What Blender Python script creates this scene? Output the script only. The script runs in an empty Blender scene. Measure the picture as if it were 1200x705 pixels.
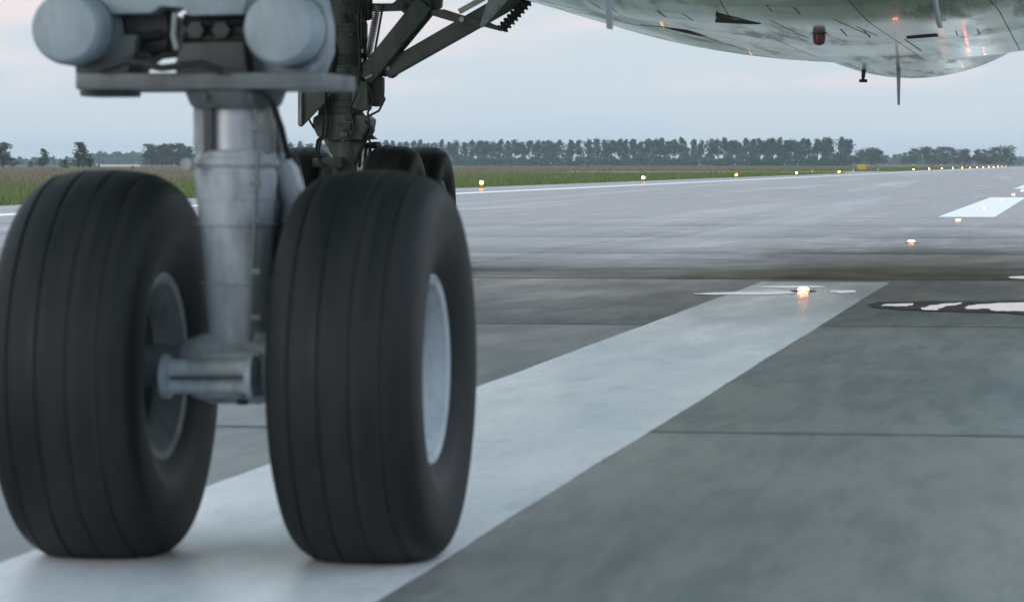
import bpy, bmesh, math, random
import numpy as np
from mathutils import Vector, Matrix
from mathutils.bvhtree import BVHTree

random.seed(7); rng = np.random.default_rng(7)
scene = bpy.context.scene
COL = scene.collection
R = math.radians
PI = math.pi

# ------------------------------------------------------------------ camera
F = 4000.0; W0, H0 = 1200.0, 705.0        # focal length in photo pixels
YAW = math.atan((1265 - 600) / F)         # runway axis vanishes at x = 1265
PITCH = math.atan((352.5 - 192.5) / F)
CAM = Vector((2.02, 0.0, 0.955))
cam_d = bpy.data.cameras.new('camera'); cam = bpy.data.objects.new('camera', cam_d); COL.objects.link(cam)
cam_d.sensor_fit = 'HORIZONTAL'; cam_d.sensor_width = 36.0; cam_d.lens = 36.0 * F / W0
cam_d.clip_start = 0.1; cam_d.clip_end = 20000
cam.location = CAM
cam.rotation_euler = (PI / 2 - PITCH, 0, YAW)
cam_d.dof.use_dof = True; cam_d.dof.focus_distance = 46.0; cam_d.dof.aperture_fstop = 9.0
scene.camera = cam
CR = Matrix.Rotation(YAW, 3, 'Z') @ Matrix.Rotation(PI / 2 - PITCH, 3, 'X')

def ray(px, py):
    return (CR @ Vector(((px - 600) / F, (352.5 - py) / F, -1.0))).normalized()
def P(px, py, Y):                         # point of the plane y = Y that the photo shows there
    d = ray(px, py); return CAM + d * ((Y - CAM.y) / d.y)
def G(px, py, z=0.0):                     # point of the ground
    d = ray(px, py); return CAM + d * ((z - CAM.z) / d.z)

# ------------------------------------------------------------------ sky, sun, exposure
SUN_EL, SUN_AZ = R(16), R(215)            # azimuth clockwise from +Y: low sun behind the camera, to its left
world = bpy.data.worlds.new('World'); scene.world = world; world.use_nodes = True
nt = world.node_tree; nt.nodes.clear()
def wn(t, **k):
    n = nt.nodes.new(t)
    for a, b in k.items(): setattr(n, a, b)
    return n
sky = wn('ShaderNodeTexSky', sky_type='NISHITA', sun_disc=False)
sky.sun_elevation = SUN_EL; sky.sun_rotation = SUN_AZ; sky.air_density = 1.3; sky.dust_density = 2.5
bg1 = wn('ShaderNodeBackground'); bg1.inputs[1].default_value = 0.07
nt.links.new(sky.outputs[0], bg1.inputs[0])
tc = wn('ShaderNodeTexCoord')
mp = wn('ShaderNodeMapping'); mp.inputs['Scale'].default_value = (7.0, 7.0, 42.0)
nt.links.new(tc.outputs['Generated'], mp.inputs[0])
nz = wn('ShaderNodeTexNoise'); nz.inputs['Scale'].default_value = 1.6; nz.inputs['Detail'].default_value = 7; nz.inputs['Roughness'].default_value = 0.55
nt.links.new(mp.outputs[0], nz.inputs['Vector'])
sep = wn('ShaderNodeSeparateXYZ'); nt.links.new(tc.outputs['Generated'], sep.inputs[0])
el = wn('ShaderNodeMapRange'); el.inputs['From Min'].default_value = 0.0; el.inputs['From Max'].default_value = 0.055
nt.links.new(sep.outputs['Z'], el.inputs[0])
ad = wn('ShaderNodeMath', operation='MULTIPLY_ADD'); ad.inputs[1].default_value = 0.40
nt.links.new(el.outputs[0], ad.inputs[0]); nt.links.new(nz.outputs['Fac'], ad.inputs[2])
cr = wn('ShaderNodeValToRGB')
cr.color_ramp.elements[0].position = 0.44; cr.color_ramp.elements[0].color = (0.57, 0.69, 0.785, 1)
cr.color_ramp.elements[1].position = 0.97; cr.color_ramp.elements[1].color = (0.90, 0.79, 0.81, 1)
e = cr.color_ramp.elements.new(0.74); e.color = (0.64, 0.72, 0.79, 1)
nt.links.new(ad.outputs[0], cr.inputs[0])
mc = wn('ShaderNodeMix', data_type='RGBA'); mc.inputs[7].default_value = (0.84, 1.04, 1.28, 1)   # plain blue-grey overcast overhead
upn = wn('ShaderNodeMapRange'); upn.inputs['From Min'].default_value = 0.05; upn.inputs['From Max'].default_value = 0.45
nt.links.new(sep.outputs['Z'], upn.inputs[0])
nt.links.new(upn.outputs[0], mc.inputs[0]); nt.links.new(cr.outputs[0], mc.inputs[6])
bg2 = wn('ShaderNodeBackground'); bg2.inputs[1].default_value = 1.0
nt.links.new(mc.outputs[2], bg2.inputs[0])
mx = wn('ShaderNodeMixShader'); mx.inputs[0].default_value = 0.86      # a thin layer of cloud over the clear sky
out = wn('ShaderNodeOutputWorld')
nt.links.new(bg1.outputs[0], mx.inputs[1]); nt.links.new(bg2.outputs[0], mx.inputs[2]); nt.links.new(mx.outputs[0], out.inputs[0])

sun_d = bpy.data.lights.new('sun', 'SUN'); sun = bpy.data.objects.new('sun', sun_d); COL.objects.link(sun)
sun_d.energy = 0.5; sun_d.angle = R(30); sun_d.color = (1.0, 0.92, 0.86)
sdir = Vector((math.sin(SUN_AZ) * math.cos(SUN_EL), math.cos(SUN_AZ) * math.cos(SUN_EL), math.sin(SUN_EL)))
sun.rotation_euler = sdir.to_track_quat('Z', 'Y').to_euler()
vs = scene.view_settings
vs.view_transform = 'Standard'; vs.look = 'None'; vs.exposure = 0.24; vs.gamma = 1.0; vs.use_curve_mapping = False
scene.cycles.use_denoising = True
scene.cycles.volume_bounces = 0; scene.cycles.max_bounces = 5

# ------------------------------------------------------------------ materials
class NT:
    def __init__(s, name):
        s.m = bpy.data.materials.new(name); s.m.use_nodes = True
        s.t = s.m.node_tree; s.b = s.t.nodes['Principled BSDF']
        s.pos = None
    def n(s, t, **k):
        n = s.t.nodes.new(t)
        for a, b in k.items(): setattr(n, a, b)
        return n
    def l(s, a, b): s.t.links.new(a, b)
    def coords(s, scale=(1, 1, 1), world=True):
        if world: g = s.n('ShaderNodeNewGeometry').outputs['Position']
        else: g = s.n('ShaderNodeTexCoord').outputs['Object']
        m = s.n('ShaderNodeMapping'); m.inputs['Scale'].default_value = scale
        s.l(g, m.inputs[0]); return m.outputs[0]
    def noise(s, scale, detail=4, sc=(1, 1, 1), rough=0.55, world=True, dist=0.0):
        n = s.n('ShaderNodeTexNoise'); n.inputs['Scale'].default_value = scale
        n.inputs['Detail'].default_value = detail; n.inputs['Roughness'].default_value = rough
        n.inputs['Distortion'].default_value = dist
        s.l(s.coords(sc, world), n.inputs['Vector']); return n.outputs['Fac']
    def ramp(s, f, stops):
        r = s.n('ShaderNodeValToRGB'); el = r.color_ramp.elements
        while len(el) < len(stops): el.new(0.5)
        for i, (p, c) in enumerate(stops):
            el[i].position = p; el[i].color = (c, c, c, 1) if isinstance(c, (int, float)) else (*c, 1)
        s.l(f, r.inputs[0]); return r.outputs[0]
    def mix(s, f, a, b, mode='MIX'):
        m = s.n('ShaderNodeMix', data_type='RGBA', blend_type=mode)
        for v, i in ((f, 0), (a, 6), (b, 7)):
            if isinstance(v, (int, float)): m.inputs[i].default_value = v if i == 0 else (v, v, v, 1)
            elif isinstance(v, tuple): m.inputs[i].default_value = (*v, 1)
            else: s.l(v, m.inputs[i])
        return m.outputs[2]
    def math(s, op, a, b=None, c=None):
        m = s.n('ShaderNodeMath', operation=op)
        for i, v in enumerate((a, b, c)):
            if v is None: continue
            if isinstance(v, (int, float)): m.inputs[i].default_value = v
            else: s.l(v, m.inputs[i])
        return m.outputs[0]
    def rng(s, v, a, b, c=0.0, d=1.0):
        m = s.n('ShaderNodeMapRange'); s.l(v, m.inputs[0])
        for i, x in enumerate((a, b, c, d)): m.inputs[i + 1].default_value = x
        return m.outputs[0]
    def bump(s, h, strength, dist=0.01):
        b = s.n('ShaderNodeBump'); b.inputs['Strength'].default_value = strength; b.inputs['Distance'].default_value = dist
        s.l(h, b.inputs['Height']); s.l(b.outputs[0], s.b.inputs['Normal'])
    def set(s, **k):
        for a, v in k.items():
            i = s.b.inputs[a.replace('_', ' ')]
            if isinstance(v, (int, float)): i.default_value = v
            elif isinstance(v, tuple): i.default_value = (*v, 1)
            else: s.l(v, i)
        return s.m

def dirty(name, col, rough=0.4, metal=0.0, dirt=(0.05, 0.045, 0.035), amt=0.6, scale=6.0, stretch=(1, 1, 0.35), world=True, spec=0.5, bump=0.15):
    m = NT(name)
    a = m.noise(scale, 6, stretch, 0.62, world); b = m.noise(scale * 7, 3, (1, 1, 1), 0.5, world)
    f = m.math('MULTIPLY', m.ramp(a, [(0.45, 0.0), (0.72, 1.0)]), amt)
    c = m.mix(f, col, dirt)
    c = m.mix(m.ramp(b, [(0.35, 0.0), (0.75, 0.25)]), c, tuple(x * 0.6 for x in col))
    m.bump(b, bump, 0.004)
    r = m.rng(a, 0.3, 0.75, rough * 0.85, min(1, rough * 1.35))
    return m.set(Base_Color=c, Roughness=r, Metallic=metal, Specular_IOR_Level=spec)

MAT = {}
MAT['strut'] = dirty('strut_paint', (0.44, 0.50, 0.54), 0.42, amt=0.85, scale=14, dirt=(0.12, 0.125, 0.12))
MAT['cap'] = dirty('cylinder_paint', (0.38, 0.46, 0.52), 0.45, amt=0.5, scale=8)
MAT['frame'] = dirty('gear_frame_paint', (0.15, 0.18, 0.19), 0.42, amt=0.6, scale=7)
MAT['darkframe'] = dirty('gear_dark_metal', (0.07, 0.08, 0.085), 0.5, amt=0.6, scale=9)
MAT['chrome'] = dirty('piston_metal', (0.46, 0.50, 0.54), 0.38, metal=0.35, amt=0.4, bump=0.05)
MAT['main'] = dirty('main_gear_paint', (0.115, 0.155, 0.140), 0.5, amt=0.65, scale=5)
MAT['main_dark'] = dirty('main_gear_dark', (0.055, 0.06, 0.055), 0.55, amt=0.4, scale=6)
MAT['hose'] = dirty('black_hose', (0.02, 0.021, 0.022), 0.5, amt=0.3)
MAT['rim'] = dirty('wheel_paint', (0.47, 0.53, 0.57), 0.38, amt=0.6, scale=9)
MAT['rim_dull'] = dirty('wheel_paint_dull', (0.27, 0.31, 0.32), 0.5, amt=0.7, scale=9)  # darker copy of the wheel paint, for inboard rims and outer dishes
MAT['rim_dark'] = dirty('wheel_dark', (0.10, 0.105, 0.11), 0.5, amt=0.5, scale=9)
MAT['spring'] = dirty('spring_steel', (0.72, 0.74, 0.74), 0.4, amt=0.2)
MAT['orange'] = dirty('orange_rubber', (0.45, 0.10, 0.04), 0.6, amt=0.5)
MAT['black'] = dirty('black_paint', (0.018, 0.02, 0.02), 0.6, amt=0.2)
MAT['white'] = dirty('white_paint', (0.75, 0.76, 0.76), 0.45, amt=0.3)
MAT['bolt'] = dirty('bolt_steel', (0.35, 0.36, 0.37), 0.35, metal=0.9, amt=0.4)
MAT['antenna'] = dirty('antenna_paint', (0.36, 0.41, 0.43), 0.45, amt=0.3)

def rubber():
    m = NT('tyre_rubber')
    a = m.noise(4, 6, (1, 1, 1), 0.65, False); b = m.noise(120, 3, (1, 1, 1), 0.5, False); band = m.noise(9, 5, (3.0, 0.12, 0.12), 0.6, False)
    c = m.mix(m.ramp(a, [(0.4, 0.0), (0.72, 0.6)]), (0.008, 0.0105, 0.0108), (0.017, 0.020, 0.020))
    c = m.mix(m.ramp(band, [(0.48, 0.0), (0.72, 0.7)]), c, (0.028, 0.031, 0.031))
    c = m.mix(m.ramp(m.noise(30, 4, (1, 1, 1), 0.6, False), [(0.55, 0.0), (0.75, 0.35)]), c, (0.032, 0.034, 0.033))
    m.bump(m.math('ADD', b, m.math('MULTIPLY', a, 0.6)), 0.3, 0.004)
    return m.set(Base_Color=c, Roughness=m.rng(band, 0.3, 0.7, 0.50, 0.72), Specular_IOR_Level=0.33)
MAT['rubber'] = rubber()

def emit(name, col, strength):
    m = NT(name)
    return m.set(Base_Color=col, Emission_Color=col, Emission_Strength=strength, Roughness=0.3)
MAT['lamp_edge'] = emit('edge_lamp_glow', (1.0, 0.50, 0.12), 34)
MAT['lamp_red'] = emit('end_lamp_glow', (1.0, 0.32, 0.12), 18)
MAT['lamp_centre'] = emit('centre_lamp_glow', (1.0, 0.20, 0.075), 75.0)

def hull(name, col, dirt=0.25, rough=0.15, metal=0.6):
    m = NT(name)
    a = m.noise(1.1, 6, (1.0, 0.25, 1.0), 0.65); d = m.noise(7, 6, (1.0, 0.06, 1.0), 0.65)
    f = m.math('MULTIPLY', m.ramp(d, [(0.47, 0.0), (0.60, 1.0)]), m.ramp(a, [(0.42, 0.0), (0.56, 1.0)]))
    f = m.math('MULTIPLY', f, min(0.6, dirt * 1.7))
    c = m.mix(f, col, (0.07, 0.065, 0.055))
    c = m.mix(m.ramp(a, [(0.3, 0.0), (0.8, 0.28)]), c, tuple(x * 0.6 for x in col))
    h = m.noise(2.2, 3, (2.6, 0.35, 1.0), 0.5)
    m.bump(h, 0.34, 0.014)
    inv = m.math('SUBTRACT', 1.0, f)
    ro = m.math('ADD', m.rng(a, 0.3, 0.7, rough * 0.8, rough * 1.4), m.math('MULTIPLY', f, 0.35))
    return m.set(Base_Color=c, Roughness=ro, Metallic=m.math('MULTIPLY', inv, metal), Specular_Tint=(0.74, 1.0, 0.82), Coat_Weight=m.math('MULTIPLY', inv, 0.35), Coat_Roughness=0.05)
MAT['hull'] = hull('belly_green_paint', (0.36, 0.64, 0.41))
MAT['hull_pale'] = hull('belly_pale_paint', (0.62, 0.80, 0.72), 0.3)
MAT['hull_mid'] = hull('belly_grey_paint', (0.45, 0.72, 0.51), 0.3)
MAT['hull_metal'] = hull('belly_bare_metal', (0.72, 0.80, 0.78), 0.12, 0.12, 0.85)
MAT['hull_white'] = hull('fuselage_upper_paint', (0.62, 0.70, 0.60), 0.1)
MAT['tar'] = dirty('joint_bitumen', (0.12, 0.125, 0.125), 0.6, dirt=(0.2, 0.2, 0.19), amt=0.8, scale=3)
MAT['seam'] = dirty('seam_sealant', (0.03, 0.034, 0.03), 0.6, amt=0.3)

def runway_mat():
    m = NT('runway_concrete')
    warm = m.noise(0.22, 4, (0.8, 0.6, 1), 0.6); mott = m.noise(6.0, 6, (1, 0.14, 1), 0.72); agg = m.noise(140, 3, (1, 1, 1), 0.6)
    g = m.n('ShaderNodeNewGeometry'); sp = m.n('ShaderNodeSeparateXYZ'); m.l(g.outputs['Position'], sp.inputs[0])
    Yp = sp.outputs['Y']
    fine = m.noise(26, 5, (1, 0.25, 1), 0.7); big = m.noise(0.35, 5, (1, 0.5, 1), 0.6)
    smear = m.noise(1.5, 5, (1.0, 0.22, 1.0), 0.6); tick = m.noise(3.2, 3, (1.8, 0.22, 1.0), 0.5)
    broom = m.noise(3.0, 4, (0.25, 5.0, 1.0), 0.6)
    # dry concrete this side of the joint
    dry = m.mix(m.ramp(big, [(0.3, 0.0), (0.7, 1.0)]), (0.270, 0.285, 0.288), (0.365, 0.372, 0.366))
    dry = m.mix(m.ramp(smear, [(0.46, 0.0), (0.62, 0.7)]), dry, (0.185, 0.203, 0.213))
    dry = m.mix(m.ramp(tick, [(0.60, 0.0), (0.67, 0.75)]), dry, (0.13, 0.147, 0.16))
    dry = m.mix(m.ramp(fine, [(0.44, 0.0), (0.60, 0.5)]), dry, (0.18, 0.192, 0.197))
    dry = m.mix(m.ramp(broom, [(0.45, 0.0), (0.7, 0.16)]), dry, (0.13, 0.145, 0.15))
    dry = m.mix(m.ramp(warm, [(0.42, 0.0), (0.58, 0.75)]), dry, (0.36, 0.335, 0.30))
    dry = m.mix(m.ramp(mott, [(0.46, 0.0), (0.60, 0.65)]), dry, (0.165, 0.178, 0.183))
    dry = m.mix(m.ramp(agg, [(0.40, 0.0), (0.65, 0.45)]), dry, (0.14, 0.148, 0.15))
    # muddy wet band, then damp concrete with tyre marks and pale smears that run along the runway
    wet = m.rng(m.math('MULTIPLY_ADD', m.noise(0.9, 4), 0.5, Yp), 28.45, 28.75)
    mudn = m.noise(0.22, 4, (0.25, 1.0, 1.0), 0.6)
    mud = m.math('SUBTRACT', 1.0, m.rng(m.math('MULTIPLY_ADD', mudn, 16.0, Yp), 35.0, 47.0))
    grit = m.math('ADD', m.math('MULTIPLY', m.noise(1.5, 6, (1.0, 0.55, 1.0), 0.75), 0.55), m.math('MULTIPLY', m.noise(0.9, 4, (0.7, 0.10, 1.0), 0.7), 0.45)); blot = m.noise(0.55, 5, (0.5, 0.8, 1.0), 0.65)
    along = m.noise(1.0, 6, (1.0, 0.035, 1.0), 0.62); along2 = m.noise(0.33, 5, (1.0, 0.03, 1.0), 0.6, dist=0.3)
    damp = m.mix(m.ramp(along, [(0.40, 0.0), (0.60, 1.0)]), (0.165, 0.162, 0.152), (0.28, 0.275, 0.26))
    damp = m.mix(m.ramp(grit, [(0.45, 0.0), (0.56, 0.9)]), damp, (0.075, 0.073, 0.068))
    damp = m.mix(m.ramp(along2, [(0.54, 0.0), (0.68, 0.5)]), damp, (0.48, 0.47, 0.45))
    mudc = m.mix(m.ramp(grit, [(0.40, 0.0), (0.62, 1.0)]), (0.17, 0.148, 0.108), (0.60, 0.53, 0.41))
    wc = m.mix(mud, damp, mudc)
    base = m.mix(wet, dry, wc)
    rd = m.rng(smear, 0.3, 0.7, 0.34, 0.50)
    rdamp = m.math('ADD', m.rng(grit, 0.35, 0.62, 0.46, 0.16), m.rng(along, 0.35, 0.65, 0.0, 0.12))
    def fmix(f, a, b):
        q = m.n('ShaderNodeMix', data_type='FLOAT'); m.l(f, q.inputs[0])
        for v, i in ((a, 2), (b, 3)):
            if isinstance(v, (int, float)): q.inputs[i].default_value = v
            else: m.l(v, q.inputs[i])
        return q.outputs[0]
    rw = fmix(mud, rdamp, m.rng(blot, 0.35, 0.65, 0.42, 0.70))
    rough = fmix(wet, rd, rw)
    hb = m.noise(38, 4, (1, 1, 1), 0.6)
    hm = m.math('ADD', m.math('MULTIPLY', hb, m.rng(wet, 0, 1, 1.0, 0.35)), m.math('MULTIPLY', grit, m.rng(wet, 0, 1, 0.0, 0.8)))
    m.bump(hm, 0.22, 0.004)
    return m.set(Base_Color=base, Roughness=rough, Specular_IOR_Level=fmix(wet, 0.5, fmix(mud, 0.24, 0.3)))
MAT['runway'] = runway_mat()

def paint_mat():
    m = NT('runway_paint')
    a = m.noise(1.4, 6, (1.0, 0.16, 1.0), 0.65); b = m.noise(30, 4); c2 = m.noise(0.7, 4, (1.3, 0.5, 1))
    c = m.mix(m.ramp(a, [(0.42, 0.0), (0.62, 0.7)]), (0.93, 0.94, 0.95), (0.68, 0.74, 0.80))
    c = m.mix(m.ramp(c2, [(0.52, 0.0), (0.72, 0.5)]), c, (0.76, 0.74, 0.73))
    c = m.mix(m.ramp(b, [(0.5, 0.0), (0.8, 0.4)]), c, (0.35, 0.38, 0.40))
    w = m.noise(5.0, 7, (1.0, 0.30, 1.0), 0.72); c = m.mix(m.ramp(w, [(0.53, 0.0), (0.66, 0.38)]), c, (0.40, 0.43, 0.45))
    m.bump(b, 0.12, 0.003)
    return m.set(Base_Color=c, Roughness=m.rng(a, 0.3, 0.7, 0.22, 0.42), Specular_IOR_Level=0.6)
MAT['paint'] = paint_mat()
def paint_grazing():  # same paint as the near dash; brightness of the grazing view put into colour
    m = NT('runway_paint_grazing'); b = m.noise(6, 5, (1, 0.3, 1))
    c = m.mix(m.ramp(b, [(0.4, 0.0), (0.8, 0.4)]), (0.86, 0.84, 0.80), (0.66, 0.65, 0.62))
    return m.set(Base_Color=c, Roughness=0.45)
MAT['paint2'] = paint_grazing()

def water_mat():
    m = NT('puddle_water'); h = m.noise(1.4, 3, (1.0, 2.0, 1.0), 0.5)
    m.bump(h, 0.05, 0.02)
    return m.set(Base_Color=(0.04, 0.04, 0.038), Roughness=0.04, Specular_IOR_Level=0.5)
MAT['mud'] = dirty('puddle_mud', (0.16, 0.152, 0.135), 0.7, amt=0.6, scale=3, spec=0.12)
MAT['water'] = water_mat()

def ground_mat():
    m = NT('field_soil')
    a = m.noise(0.05, 6, (1, 1, 1), 0.6); b = m.noise(0.5, 5, (1, 0.4, 1), 0.65)
    c = m.mix(m.ramp(a, [(0.4, 0.0), (0.62, 1.0)]), (0.14, 0.145, 0.075), (0.20, 0.17, 0.12))
    c = m.mix(m.ramp(b, [(0.4, 0.0), (0.7, 0.5)]), c, (0.09, 0.125, 0.05))
    m.bump(b, 0.5, 0.3)
    return m.set(Base_Color=c, Roughness=0.95, Specular_IOR_Level=0.1)
MAT['ground'] = ground_mat()
def leaf(name, c0, c1, scale=0.5):
    m = NT(name)
    r = m.n('ShaderNodeNewGeometry').outputs['Random Per Island']
    a = m.noise(scale, 3)
    c = m.mix(m.math('MULTIPLY_ADD', r, 0.6, m.math('MULTIPLY', a, 0.5)), c0, c1)
    m.set(Base_Color=c, Roughness=0.7, Specular_IOR_Level=0.2)
    return m.m
MAT['grass_green'] = leaf('verge_grass_blades', (0.09, 0.14, 0.04), (0.21, 0.25, 0.085), 0.15)
MAT['grass_dry'] = leaf('dry_field_grass', (0.15, 0.132, 0.085), (0.29, 0.235, 0.165), 0.05)
MAT['leaf1'] = leaf('poplar_leaves', (0.018, 0.056, 0.030), (0.052, 0.110, 0.056), 0.08)
MAT['leaf2'] = leaf('bush_leaves', (0.025, 0.050, 0.022), (0.075, 0.105, 0.045), 0.08)
MAT['leaf3'] = leaf('willow_leaves', (0.030, 0.060, 0.035), (0.070, 0.110, 0.060), 0.08)
MAT['bark'] = dirty('bark', (0.09, 0.08, 0.065), 0.9, amt=0.5, scale=1.0)
MAT['yellow'] = dirty('sign_yellow', (0.52, 0.38, 0.05), 0.5, amt=0.15)
MAT['pole'] = dirty('dark_pole', (0.06, 0.06, 0.06), 0.7, amt=0.3)

# ------------------------------------------------------------------ mesh helpers
class MB:
    def __init__(s): s.v = []; s.f = []
    def add(s, vs, fs):
        o = len(s.v); s.v += [tuple(v) for v in vs]; s.f += [tuple(i + o for i in f) for f in fs]; return s
    def frame(s, d):
        d = Vector(d).normalized(); u = d.cross(Vector((0, 0, 1)))
        if u.length < 1e-4: u = Vector((1, 0, 0))
        u.normalize(); return d, u, d.cross(u).normalized()
    def cyl(s, p0, p1, r0, r1=None, n=24, cap=True):
        r1 = r0 if r1 is None else r1
        return s.lathe(p0, p1, [(0, r0), (1, r1)], n, cap, rel=True)
    def lathe(s, p0, p1, prof, n=32, cap=True, rel=False):
        p0 = Vector(p0); p1 = Vector(p1); d, u, w = s.frame(p1 - p0); L = (p1 - p0).length if rel else 1.0
        vs = []; fs = []
        for t, r in prof:
            for k in range(n):
                a = 2 * PI * k / n; vs.append(p0 + d * (t * L) + (u * math.cos(a) + w * math.sin(a)) * r)
        for i in range(len(prof) - 1):
            for k in range(n):
                k2 = (k + 1) % n; fs.append((i * n + k, i * n + k2, (i + 1) * n + k2, (i + 1) * n + k))
        if cap: fs.append(tuple(range(n))[::-1]); fs.append(tuple(range((len(prof) - 1) * n, len(prof) * n)))
        return s.add(vs, fs)
    def box(s, c, size, rot=None):
        c = Vector(c); sx, sy, sz = (x / 2 for x in size)
        vs = [Vector((x, y, z)) for x in (-sx, sx) for y in (-sy, sy) for z in (-sz, sz)]
        if rot is not None: vs = [rot @ v for v in vs]
        return s.add([c + v for v in vs], [(0, 1, 3, 2), (4, 6, 7, 5), (0, 4, 5, 1), (2, 3, 7, 6), (0, 2, 6, 4), (1, 5, 7, 3)])
    def beam(s, p0, p1, w, h, w1=None, h1=None):   # w in the picture plane, h in depth
        p0 = Vector(p0); p1 = Vector(p1); d = (p1 - p0).normalized(); y = Vector((0, 1, 0)); u = d.cross(y).normalized(); v = d.cross(u).normalized()
        w1 = w if w1 is None else w1; h1 = h if h1 is None else h1
        vs = []
        for p, a, b in ((p0, w / 2, h / 2), (p1, w1 / 2, h1 / 2)):
            vs += [p + u * a + v * b, p - u * a + v * b, p - u * a - v * b, p + u * a - v * b]
        return s.add(vs, [(0, 1, 2, 3), (7, 6, 5, 4), (0, 4, 5, 1), (1, 5, 6, 2), (2, 6, 7, 3), (3, 7, 4, 0)])
    def prism(s, pts, depth):                      # outline extruded along Y
        n = len(pts); pts = [Vector(p) for p in pts]; off = Vector((0, depth, 0))
        vs = pts + [p + off for p in pts]
        fs = [tuple(range(n)), tuple(range(n, 2 * n))[::-1]] + [(i, i + n, (i + 1) % n + n, (i + 1) % n) for i in range(n)]
        return s.add(vs, fs)
    def tube(s, pts, r, n=8):
        pts = [Vector(p) for p in pts]; vs = []; fs = []
        ref = None
        for i, p in enumerate(pts):
            d = (pts[min(i + 1, len(pts) - 1)] - pts[max(i - 1, 0)]).normalized()
            if ref is None:
                ref = d.cross(Vector((0, 1, 0.01))).normalized()
            ref = (ref - d * ref.dot(d)).normalized(); w = d.cross(ref)
            for k in range(n):
                a = 2 * PI * k / n; vs.append(p + (ref * math.cos(a) + w * math.sin(a)) * r)
        for i in range(len(pts) - 1):
            for k in range(n):
                k2 = (k + 1) % n; fs.append((i * n + k, i * n + k2, (i + 1) * n + k2, (i + 1) * n + k))
        fs.append(tuple(range(n))[::-1]); fs.append(tuple(range((len(pts) - 1) * n, len(pts) * n)))
        return s.add(vs, fs)
    def mesh(s, name, mat, smooth=True, bevel=0.0, angle=35):
        me = bpy.data.meshes.new(name); me.from_pydata(s.v, [], s.f)
        bm = bmesh.new(); bm.from_mesh(me); bmesh.ops.recalc_face_normals(bm, faces=bm.faces)
        if bevel:
            es = [e for e in bm.edges if len(e.link_faces) == 2 and e.calc_face_angle(0) > R(40)]
            try: bmesh.ops.bevel(bm, geom=es, offset=bevel, segments=2, profile=0.6, affect='EDGES', clamp_overlap=True)
            except Exception: pass
        bm.to_mesh(me); bm.free()
        if mat: me.materials.append(MAT[mat])
        if smooth:
            me.shade_smooth(); me.set_sharp_from_angle(angle=R(angle))
        return me
    def build(s, name, mat, parent=None, smooth=True, bevel=0.0, angle=35):
        return link(name, s.mesh(name, mat, smooth, bevel, angle), parent)
def link(name, data, parent=None, loc=None):
    o = bpy.data.objects.new(name, data); COL.objects.link(o)
    if loc is not None: o.location = loc
    if parent is not None: o.parent = parent
    return o
def empty(name, parent=None, loc=(0, 0, 0)):
    return link(name, None, parent, loc)
def tag(o, label=None, cat=None, group=None, kind=None):
    if label: o['label'] = label
    if cat: o['category'] = cat
    if group: o['group'] = group
    if kind: o['kind'] = kind
    return o
def np_mesh(name, verts, faces, mat):
    me = bpy.data.meshes.new(name); k = faces.shape[1]
    me.vertices.add(len(verts)); me.vertices.foreach_set('co', verts.astype(np.float32).ravel())
    me.loops.add(faces.size); me.loops.foreach_set('vertex_index', faces.astype(np.int32).ravel())
    me.polygons.add(len(faces)); me.polygons.foreach_set('loop_start', np.arange(0, faces.size, k, dtype=np.int32))
    me.polygons.foreach_set('loop_total', np.full(len(faces), k, dtype=np.int32))
    me.update(calc_edges=True); me.materials.append(MAT[mat]); return me
def sheet(name, x0, x1, y0, y1, z, mat, parent=None):
    return MB().add([(x0, y0, z), (x1, y0, z), (x1, y1, z), (x0, y1, z)], [(0, 1, 2, 3)]).build(name, mat, parent, smooth=False)

# ------------------------------------------------------------------ ground, runway, markings
EDGE = 22.7
gr = MB()
for x0, x1 in ((-4200, -EDGE), (EDGE, 4200)):
    gr.add([(x0, -300, -0.02), (x1, -300, -0.02), (x1, 5200, -0.02), (x0, 5200, -0.02)], [(0, 1, 2, 3)])
gr.add([(-EDGE, 2200, -0.02), (EDGE, 2200, -0.02), (EDGE, 5200, -0.02), (-EDGE, 5200, -0.02)], [(0, 1, 2, 3)])
gr.add([(-EDGE, -300, -0.02), (EDGE, -300, -0.02), (EDGE, -120, -0.02), (-EDGE, -120, -0.02)], [(0, 1, 2, 3)])
tag(gr.build('ground', 'ground', smooth=False), kind='structure')
SY0, SP = -4.1 - 8.1, 8.1                       # joints at -12.2, -4.1, 4.0, 12.1, 20.2, 28.3 ...
ROWS = 9; SY1 = SY0 + SP * ROWS
rw = MB()
rw.add([(-EDGE, -120, -0.03), (EDGE, -120, -0.03), (EDGE, 2200, -0.03), (-EDGE, 2200, -0.03)], [(0, 1, 2, 3)])
runway = rw.build('runway', 'seam', smooth=False); tag(runway, kind='structure')
far = MB()
for y0, y1 in ((-120, SY0 - 0.01), (SY1 + 0.01, 2200)):
    far.add([(-EDGE, y0, 0), (EDGE, y0, 0), (EDGE, y1, 0), (-EDGE, y1, 0)], [(0, 1, 2, 3)])
far.build('far_surface', 'runway', runway, smooth=False)
gap = 0.012
def slab_mesh(w):
    return MB().box((0, 0, -0.0145), (w - gap, SP - gap, 0.029)).mesh('concrete_slab', 'runway', bevel=0.004)
slabA = slab_mesh(7.5); slabB = slab_mesh(EDGE - 18.75)
for r_ in range(ROWS):
    y = SY0 + SP * (r_ + 0.5)
    for x in (-15, -7.5, 0, 7.5, 15): link('concrete_slab', slabA, runway, (x, y, 0))
    for sx in (-1, 1): link('concrete_slab', slabB, runway, (sx * (18.75 + EDGE) / 2, y, 0))
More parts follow.
